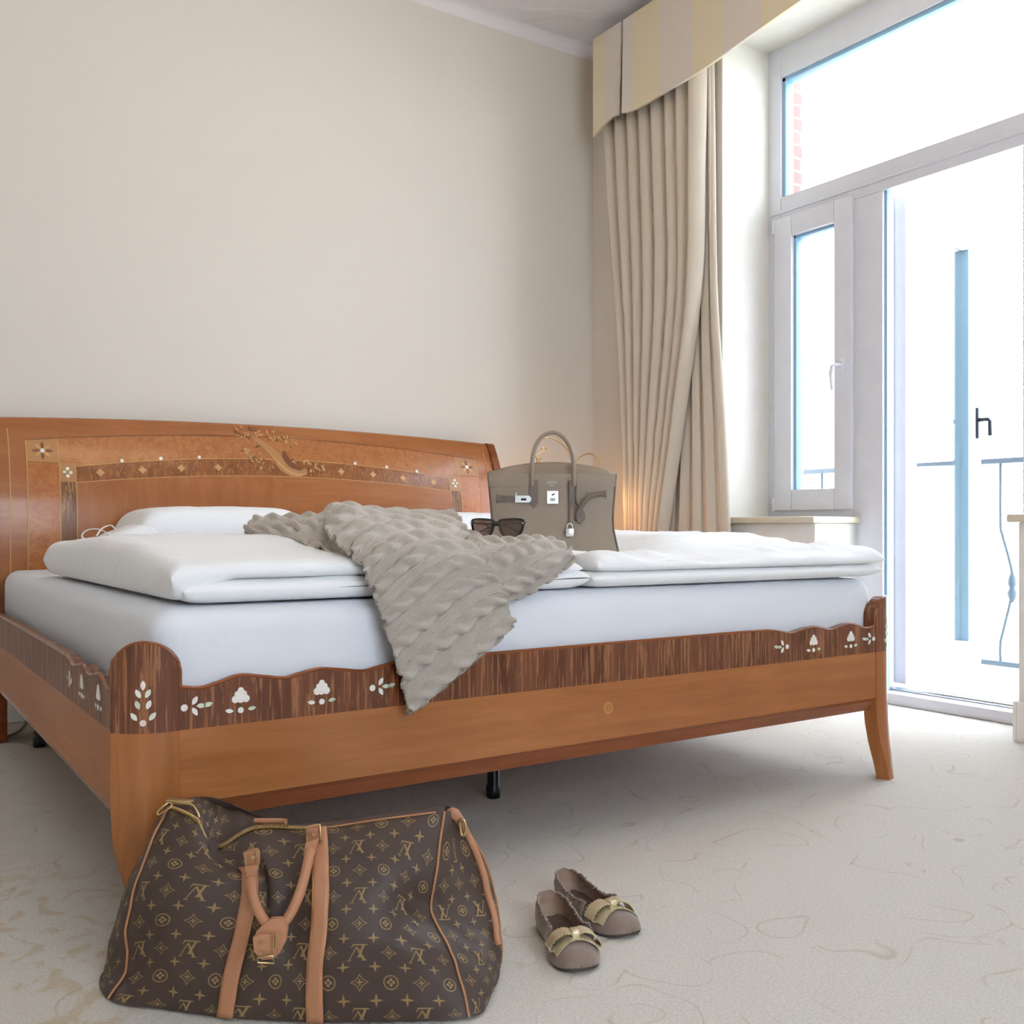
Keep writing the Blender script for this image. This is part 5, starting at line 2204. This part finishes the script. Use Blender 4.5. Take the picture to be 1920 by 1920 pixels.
# teeth on the open stretch
zp = spline([bagp(C_FRONT + 0.15 + 0.2 * k, 4.985, 0.0045) for k in range(18)], 5)
bmz = bmesh.new()
for k in range(0, len(zp) - 1, 1):
    bmbox(bmz, zp[k] - Vector((0.0014, 0.0014, 0.0014)), zp[k] + Vector((0.0014, 0.0014, 0.0014)))
z_ = mkbm('zip_teeth', bmz, M['brass'], body)
z_['kind'] = 'stuff'
# zip pull with padlock body
pa, pb = at(314, 1509, 1.555), at(361, 1506, 1.545)
d = (pb - pa)
bmz = bmesh.new()
L_ = d.length
Mx = Matrix.Translation((pa + pb) / 2 + Vector((0, 0, 0.004))) @ Matrix.Rotation(math.atan2(d.y, d.x), 4, 'Z')
bmbox(bmz, (-L_ / 2, -0.006, -0.0035), (L_ / 2, 0.006, 0.0035), 0.0018, 2, Mx)
zpull = mkbm('zip_pull', bmz, M['brass'], body, True, sharp=40)
tube('zip_pull_loop', spline([at(318, 1505, 1.545), at(306, 1512, 1.540), at(296, 1522, 1.538), at(297, 1528, 1.536), at(308, 1522, 1.534), at(322, 1512, 1.537)], 5, True), 0.0015, M['brass'], zpull, 7, closed=True)
tube('zip_pull_loop', spline([at(352, 1506, 1.538), at(362, 1510, 1.535), at(370, 1522, 1.53), at(374, 1532, 1.528)], 5), 0.0015, M['brass'], zpull, 7)

# piping on the seams
skin_tube('seam_piping', [(C_FRONT, 0.02 + 4.96 * k / 20) for k in range(21)], 0.0021, M['tan_edge'], body, 0.0015)
skin_tube('seam_piping', [(C_FRONT + 6, 0.02 + 4.96 * k / 20) for k in range(21)], 0.0021, M['tan_edge'], body, 0.0015)
skin_tube('seam_piping', [(C_FRONT + 8, 0.02 + 4.96 * k / 20) for k in range(21)], 0.0021, M['tan_edge'], body, 0.0015)


# ---- leather straps sewn on the front
def strap(name, uc, v0, v1, hw, off, n=26):
    """uc(v) = loop column of the middle; hw = half width in metres"""
    vs, e1, e2 = [], [], []
    for k in range(n + 1):
        v = lerp(v0, v1, k / n)
        u = uc(v)
        c = bagp(u, v, off)
        e = 0.08
        du = (bagp(u + e, v, off) - bagp(u - e, v, off))
        m_ = e * 2 / max(du.length, 1e-5)
        a = bagp(u - hw * m_, v, off)
        b = bagp(u + hw * m_, v, off)
        vs += [a, a.lerp(c, 0.5), c, c.lerp(b, 0.5), b]
        e1.append(bagp(u - hw * 0.84 * m_, v, off + 0.0012))
        e2.append(bagp(u + hw * 0.84 * m_, v, off + 0.0012))
    o = mk(name, vs, grid_faces(5, n + 1), M['tan'], body)
    md_ = o.modifiers.new('thick', 'SOLIDIFY')
    md_.thickness = 0.0035
    md_.offset = 0.0
    for e_ in (e1, e2):
        tube('stitching', e_, 0.0006, M['stitch'], o, 4)
    return o


strap('leather_strap', lambda v: C_FRONT + 2.0 + 0.10 * max(0, v - 3.2), 0.02, 4.05, 0.0122, 0.003)
strap('leather_strap', lambda v: C_FRONT + 4.0, 0.02, 4.95, 0.0122, 0.003)


def plate(name, pts, d, th, mat, par, bev=0.0):
    """flat leather piece facing the viewer: outline points (px, py), distance function or value"""
    f = [at(a, b, d(a, b) if callable(d) else d) for a, b in pts]
    g_ = [p + FW * th for p in f]
    n_ = len(f)
    c0 = sum(f, Vector()) / n_ - FW * th * 0.5
    vs_ = f + g_ + [c0]
    fs_ = [(k, (k + 1) % n_, 2 * n_) for k in range(n_)] + [tuple(range(2 * n_ - 1, n_ - 1, -1))] + [(k, n_ + k, n_ + (k + 1) % n_, (k + 1) % n_) for k in range(n_)]
    return mk(name, vs_, fs_, mat, par, sharp=50)


def ring_rect(name, pts, d, r, mat, par):
    return tube(name, [at(a, b, d) for a, b in pts], r, mat, par, 7, closed=True)


# handle ends: folded tabs with brass rings
dA, dB = 1.436, 1.468
ta = plate('handle_tab', [(455, 1600), (470, 1593), (482, 1592), (486, 1600), (486, 1622), (474, 1626), (460, 1622)], dA, 0.006, M['tan'], body)
ring_rect('brass_ring', [(460, 1600), (480, 1593), (484, 1630), (462, 1634)], dA - 0.006, 0.0015, M['brass'], ta)
plate('handle_loop_end', [(462, 1624), (482, 1622), (482, 1646), (474, 1660), (464, 1662), (461, 1650)], dA - 0.008, 0.008, M['tan'], body)
tb = plate('handle_tab', [(573, 1551), (588, 1547), (598, 1546), (602, 1556), (601, 1576), (574, 1580)], dB, 0.006, M['tan'], body)
ring_rect('brass_ring', [(574, 1552), (600, 1546), (602, 1578), (576, 1582)], dB - 0.006, 0.0015, M['brass'], tb)
plate('handle_loop_end', [(573, 1580), (596, 1574), (592, 1596), (582, 1612), (571, 1617), (569, 1600)], dB - 0.024, 0.010, M['tan'], body)
for a, b, d in ((475, 1607, dA - 0.010), (589, 1563, dB - 0.010)):
    p = at(a, b, d)
    tube('rivet', [p, p - FW * 0.003], 0.0028, M['brass'], body, 10)
# rolled handle hanging down the front
hpts = [at(470, 1652, dA - 0.012), at(474, 1676, 1.405), at(482, 1702, 1.388), at(494, 1724, 1.380), at(508, 1737, 1.378), at(524, 1736, 1.380), at(540, 1720, 1.386), at(556, 1690, 1.394), at(568, 1655, 1.410), at(576, 1622, 1.428), at(582, 1592, dB - 0.020)]
hs_ = spline(hpts, 6)
n_ = len(hs_)
tube('rolled_handle', hs_, [0.0072 if 0.06 < k / n_ < 0.94 else 0.0085 for k in range(n_)], M['tan'], body, 12)
# handle wrap and buckle
wr_ = plate('handle_wrap', [(497, 1732), (508, 1724), (524, 1723), (532, 1728), (538, 1742), (536, 1764), (526, 1784), (512, 1798), (492, 1800), (480, 1790), (475, 1768), (480, 1748)], 1.362, 0.010, M['tan'], body)
wr2 = plate('wrap_flap', [(474, 1758), (486, 1752), (512, 1752), (517, 1762), (518, 1784), (512, 1796), (488, 1798), (476, 1784)], 1.352, 0.006, M['tan'], wr_)
ring_rect('brass_buckle', [(482, 1796), (512, 1792), (514, 1806), (484, 1805)], 1.346, 0.0015, M['brass'], wr_)
ring_rect('brass_buckle', [(513, 1752), (519, 1750), (518, 1778), (512, 1780)], 1.347, 0.0013, M['brass'], wr_)
for a, b in ((490, 1768), (490, 1787), (509, 1787)):
    p = at(a, b, 1.350)
    tube('rivet', [p, p - FW * 0.002], 0.0022, M['brass'], wr_, 8)
# tan pieces on the top and on the right end
tube('rear_handle_end', spline([at(478, 1540, 1.565), at(500, 1540, 1.56), at(522, 1540, 1.555), at(536, 1541, 1.55)], 4), 0.0050, M['tan'], body, 8)
skin_tube('end_strap', [(C_FRONT + 7.55, 1.9 + 2.9 * k / 12) for k in range(13)], 0.0065, M['tan'], body, 0.002)
et = plate('end_tab', [(836, 1522), (846, 1517), (858, 1520), (868, 1535), (870, 1556), (862, 1556), (852, 1540), (838, 1532)], 1.540, 0.010, M['tan'], body)
tube('d_ring', spline([at(862, 1540, 1.532), at(869, 1537, 1.530), at(873, 1548, 1.530), at(872, 1564, 1.530), at(866, 1566, 1.531), at(863, 1552, 1.532)], 4, True), 0.0022, M['brass'], et, 8, closed=True)

# ================================================================== BALLET FLATS
t = NT('taupe_suede')
co = t.coords()
t.set(Base_Color=t.mix(t.noise(co, 60, 4, 0.6), srgb('#7d6a5e'), srgb('#917d70')), Roughness=0.85)
t.b.inputs['Sheen Weight'].default_value = 0.4
t.bump(t.noise(co, 300, 3), 0.25, 0.0015)
M['suede'] = t.m
M['lining'] = plain('pinkish_beige_lining', '#a08471', 0.6)
M['insole'] = plain('dark_taupe_insole', '#5d4c45', 0.6)
M['sole'] = plain('dark_rubber_sole', '#4b4038', 0.7)
M['gold_leather'] = plain('metallic_gold_leather', '#e8dab5', 0.34, 0.5)
SL = 0.212


def half_w(q):
    return cinterp(q, [0.0, 0.03, 0.10, 0.25, 0.42, 0.60, 0.74, 0.86, 0.94, 0.985, 1.0], [0.006, 0.020, 0.029, 0.033, 0.033, 0.039, 0.042, 0.038, 0.029, 0.015, 0.0008])


def cen(q, s):
    return s * (0.006 * math.sin(PI * q) - 0.004 * q)


VQ = 0.60           # the opening ends here


def make_shoe(loc, rotz, s, label):
    r = thing('ballet_flat', loc, label, 'shoe', 'pair of ballet flats', rotz)
    # local: heel at x=0, toe at x=SL; s = +1/-1 left/right foot
    N_ = 40
    # sole
    vs_, fs_ = [], []
    outl = [(k / N_, 1) for k in range(N_ + 1)] + [(k / N_, -1) for k in range(N_ - 1, 0, -1)]
    lift = lambda q: 0.005 * max(0, (0.25 - q) / 0.25) ** 2 + 0.006 * max(0, (q - 0.8) / 0.2) ** 2
    for z, sc_ in ((0.0005, 0.94), (0.004, 1.0), (0.0065, 0.99)):
        for q, sd in outl:
            vs_.append((q * SL, cen(q, s) + sd * half_w(q) * sc_, z + lift(q)))
    m_ = len(outl)
    for j in range(2):
        for k in range(m_):
            fs_.append((j * m_ + k, j * m_ + (k + 1) % m_, (j + 1) * m_ + (k + 1) % m_, (j + 1) * m_ + k))
    fs_ += [tuple(range(m_)), tuple(2 * m_ + k for k in range(m_))]
    mk('sole', vs_, fs_, M['sole'], r, local=True, sharp=40)
    # insole
    vs_ = []
    for j in range(9):
        for k in range(N_ + 1):
            q = 0.02 + 0.9 * k / N_
            y = lerp(-1, 1, j / 8)
            vs_.append((q * SL, cen(q, s) + y * half_w(q) * 0.93, 0.0085 + lift(q) + 0.003 * abs(y) ** 3))
    mk('insole', vs_, grid_faces(N_ + 1, 9), M['insole'], r, local=True)
    # upper: wall round the opening and domed vamp, one skin
    def wall_h(q):
        return cinterp(q, [0.0, 0.08, 0.25, 0.45, VQ], [0.041, 0.041, 0.034, 0.030, 0.037])
    rows_ = 12
    path = []          # from vamp line on +side round the heel to -side
    for k in range(31):
        path.append((VQ * (1 - k / 30), 1))
    for k in range(1, 31):
        path.append((VQ * k / 30, -1))
    vs_ = []
    top = []
    for j in range(rows_ + 1):
        h = j / rows_
        for i, (q, sd) in enumerate(path):
            H_ = wall_h(q)
            w_ = half_w(q)
            scr = 0.0016 * math.sin(i * 2.6) * h ** 2 + 0.0010 * math.sin(i * 5.3 + j) * h
            inn = 1.0 + 0.10 * math.sin(PI * h * 0.8) - 0.20 * h ** 2.2
            bk = 0.006 * math.sin(PI * h) * max(0, 1 - q / 0.12) - 0.010 * h ** 2 * 0 + 0.012 * h ** 2 * max(0, 1 - q / 0.10)
            p = (q * SL - bk + (0.0 if q > 0.02 else 0), cen(q, s) + sd * (w_ * inn + scr), 0.005 + lift(q) + H_ * h + 0.0012 * math.sin(i * 2.1) * h ** 3)
            vs_.append(p)
            if j == rows_:
                top.append(p)
    up = mk('upper', vs_, grid_faces(len(path), rows_ + 1), M['suede'], r, local=True)
    md_ = up.modifiers.new('thick', 'SOLIDIFY')
    md_.thickness = 0.0022
    # lining on the inner side
    vl = []
    for j in range(rows_ + 1):
        for i, (q, sd) in enumerate(path):
            x, y, z = vs_[j * len(path) + i]
            c = Vector((0.36 * SL, cen(0.36, s), z))
            d_v = (c - Vector((x, y, z)))
            d_v.z = 0
            d_v.normalize()
            vl.append(Vector((x, y, z)) + d_v * 0.0030)
    mk('lining', vl, grid_faces(len(path), rows_ + 1), M['lining'], up, local=True)
    # gathered elastic edge
    tp = []
    for i, p in enumerate(top):
        tp.append(Vector(p) + Vector((0, 0, 0.0010 * math.sin(i * 3.0))))
    tube('elastic_edge', tp, [0.0022 + 0.0008 * math.sin(i * 2.9) for i in range(len(tp))], M['suede'], up, 7, local=True)
    # vamp and toe box
    vs_ = []
    nx_, ny_ = 30, 22
    for i in range(nx_ + 1):
        q = lerp(VQ - 0.07, 1.0, i / nx_)
        for j in range(ny_ + 1):
            y = math.sin(PI / 2 * lerp(-1, 1, j / ny_))
            H_ = cinterp(q, [VQ - 0.07, VQ, 0.72, 0.85, 0.94, 1.0], [0.037, 0.037, 0.034, 0.029, 0.022, 0.0035])
            w_ = half_w(q)
            vamp = max(0.0, (VQ + 0.10 - q) / 0.17)
            xq = q + 0.10 * (1 - y * y) * max(0.0, 1 - (q - VQ + 0.07) / 0.17)   # curved throat line
            dome = (max(0.0, 1 - abs(y) ** 2.6)) ** 0.55
            vs_.append((xq * SL, cen(xq, s) + y * w_ * (1.0 + 0.04 * math.sin(PI * abs(y))), 0.005 + lift(q) + H_ * dome))
    vp = mk('toe_box', vs_, grid_faces(ny_ + 1, nx_ + 1), M['suede'], r, local=True)
    md_ = vp.modifiers.new('thick', 'SOLIDIFY')
    md_.thickness = 0.0022
    # bow with pinked edges
    bxq = 0.735 * SL
    bow_z = 0.046

    def zig(pts_c, half, nz=7, par=None, nm='bow_loop', twist=0.0):
        """ribbon along a centre path with zigzag sides"""
        sp_ = spline(pts_c, nz * 2)
        v2 = []
        for k, p in enumerate(sp_):
            a = 1.0 + (0.12 if k % 4 < 2 else -0.08)
            v2 += [p + Vector((half * a, 0, 0.003 * twist)), p, p + Vector((-half * a, 0, -0.003 * twist))]
        o_ = mk(nm, v2, grid_faces(3, len(sp_)), M['gold_leather'], par or r, local=True, smooth=False)
        m2 = o_.modifiers.new('thick', 'SOLIDIFY')
        m2.thickness = 0.0013
        return o_
    c0 = Vector((bxq, cen(0.74, s), bow_z - 0.004))
    for sd in (-1, 1):
        zig([c0 + Vector((0, 0, 0.0)), c0 + Vector((-0.003, sd * 0.014, 0.004)), c0 + Vector((-0.005, sd * 0.031, -0.003)), c0 + Vector((-0.004, sd * 0.043, -0.018)),
             c0 + Vector((0.0, sd * 0.036, -0.018)), c0 + Vector((0.0, sd * 0.018, -0.006)), c0 + Vector((0, 0, -0.003))], 0.0135)
        zig([c0 + Vector((0.004, 0, -0.002)), c0 + Vector((0.009, sd * 0.014, -0.003)), c0 + Vector((0.014, sd * 0.028, -0.010)), c0 + Vector((0.017, sd * 0.038, -0.020))], 0.0135, nm='bow_tail')
    bmk_ = bmesh.new()
    bmbox(bmk_, (bxq - 0.010, cen(0.74, s) - 0.007, bow_z - 0.010), (bxq + 0.011, cen(0.74, s) + 0.007, bow_z + 0.004), 0.003, 2)
    mkbm('bow_knot', bmk_, M['gold_leather'], r, True, True, 50)
    return r


def shoe_at(toe, heel, s, label):
    d = Vector(toe) - Vector(heel)
    ang = math.atan2(d.y, d.x)
    mid = (Vector(toe) + Vector(heel)) / 2
    st_ = mid - d.normalized() * SL / 2
    return make_shoe((st_.x, st_.y, 0.0), ang, s, label)


shoe_at((0.960, 1.231), (1.030, 1.415), 1, 'taupe suede ballet flat with gold bow, nearer the duffel bag')
shoe_at((1.106, 1.290), (1.124, 1.492), -1, 'taupe suede ballet flat with gold bow, behind and right of its pair')
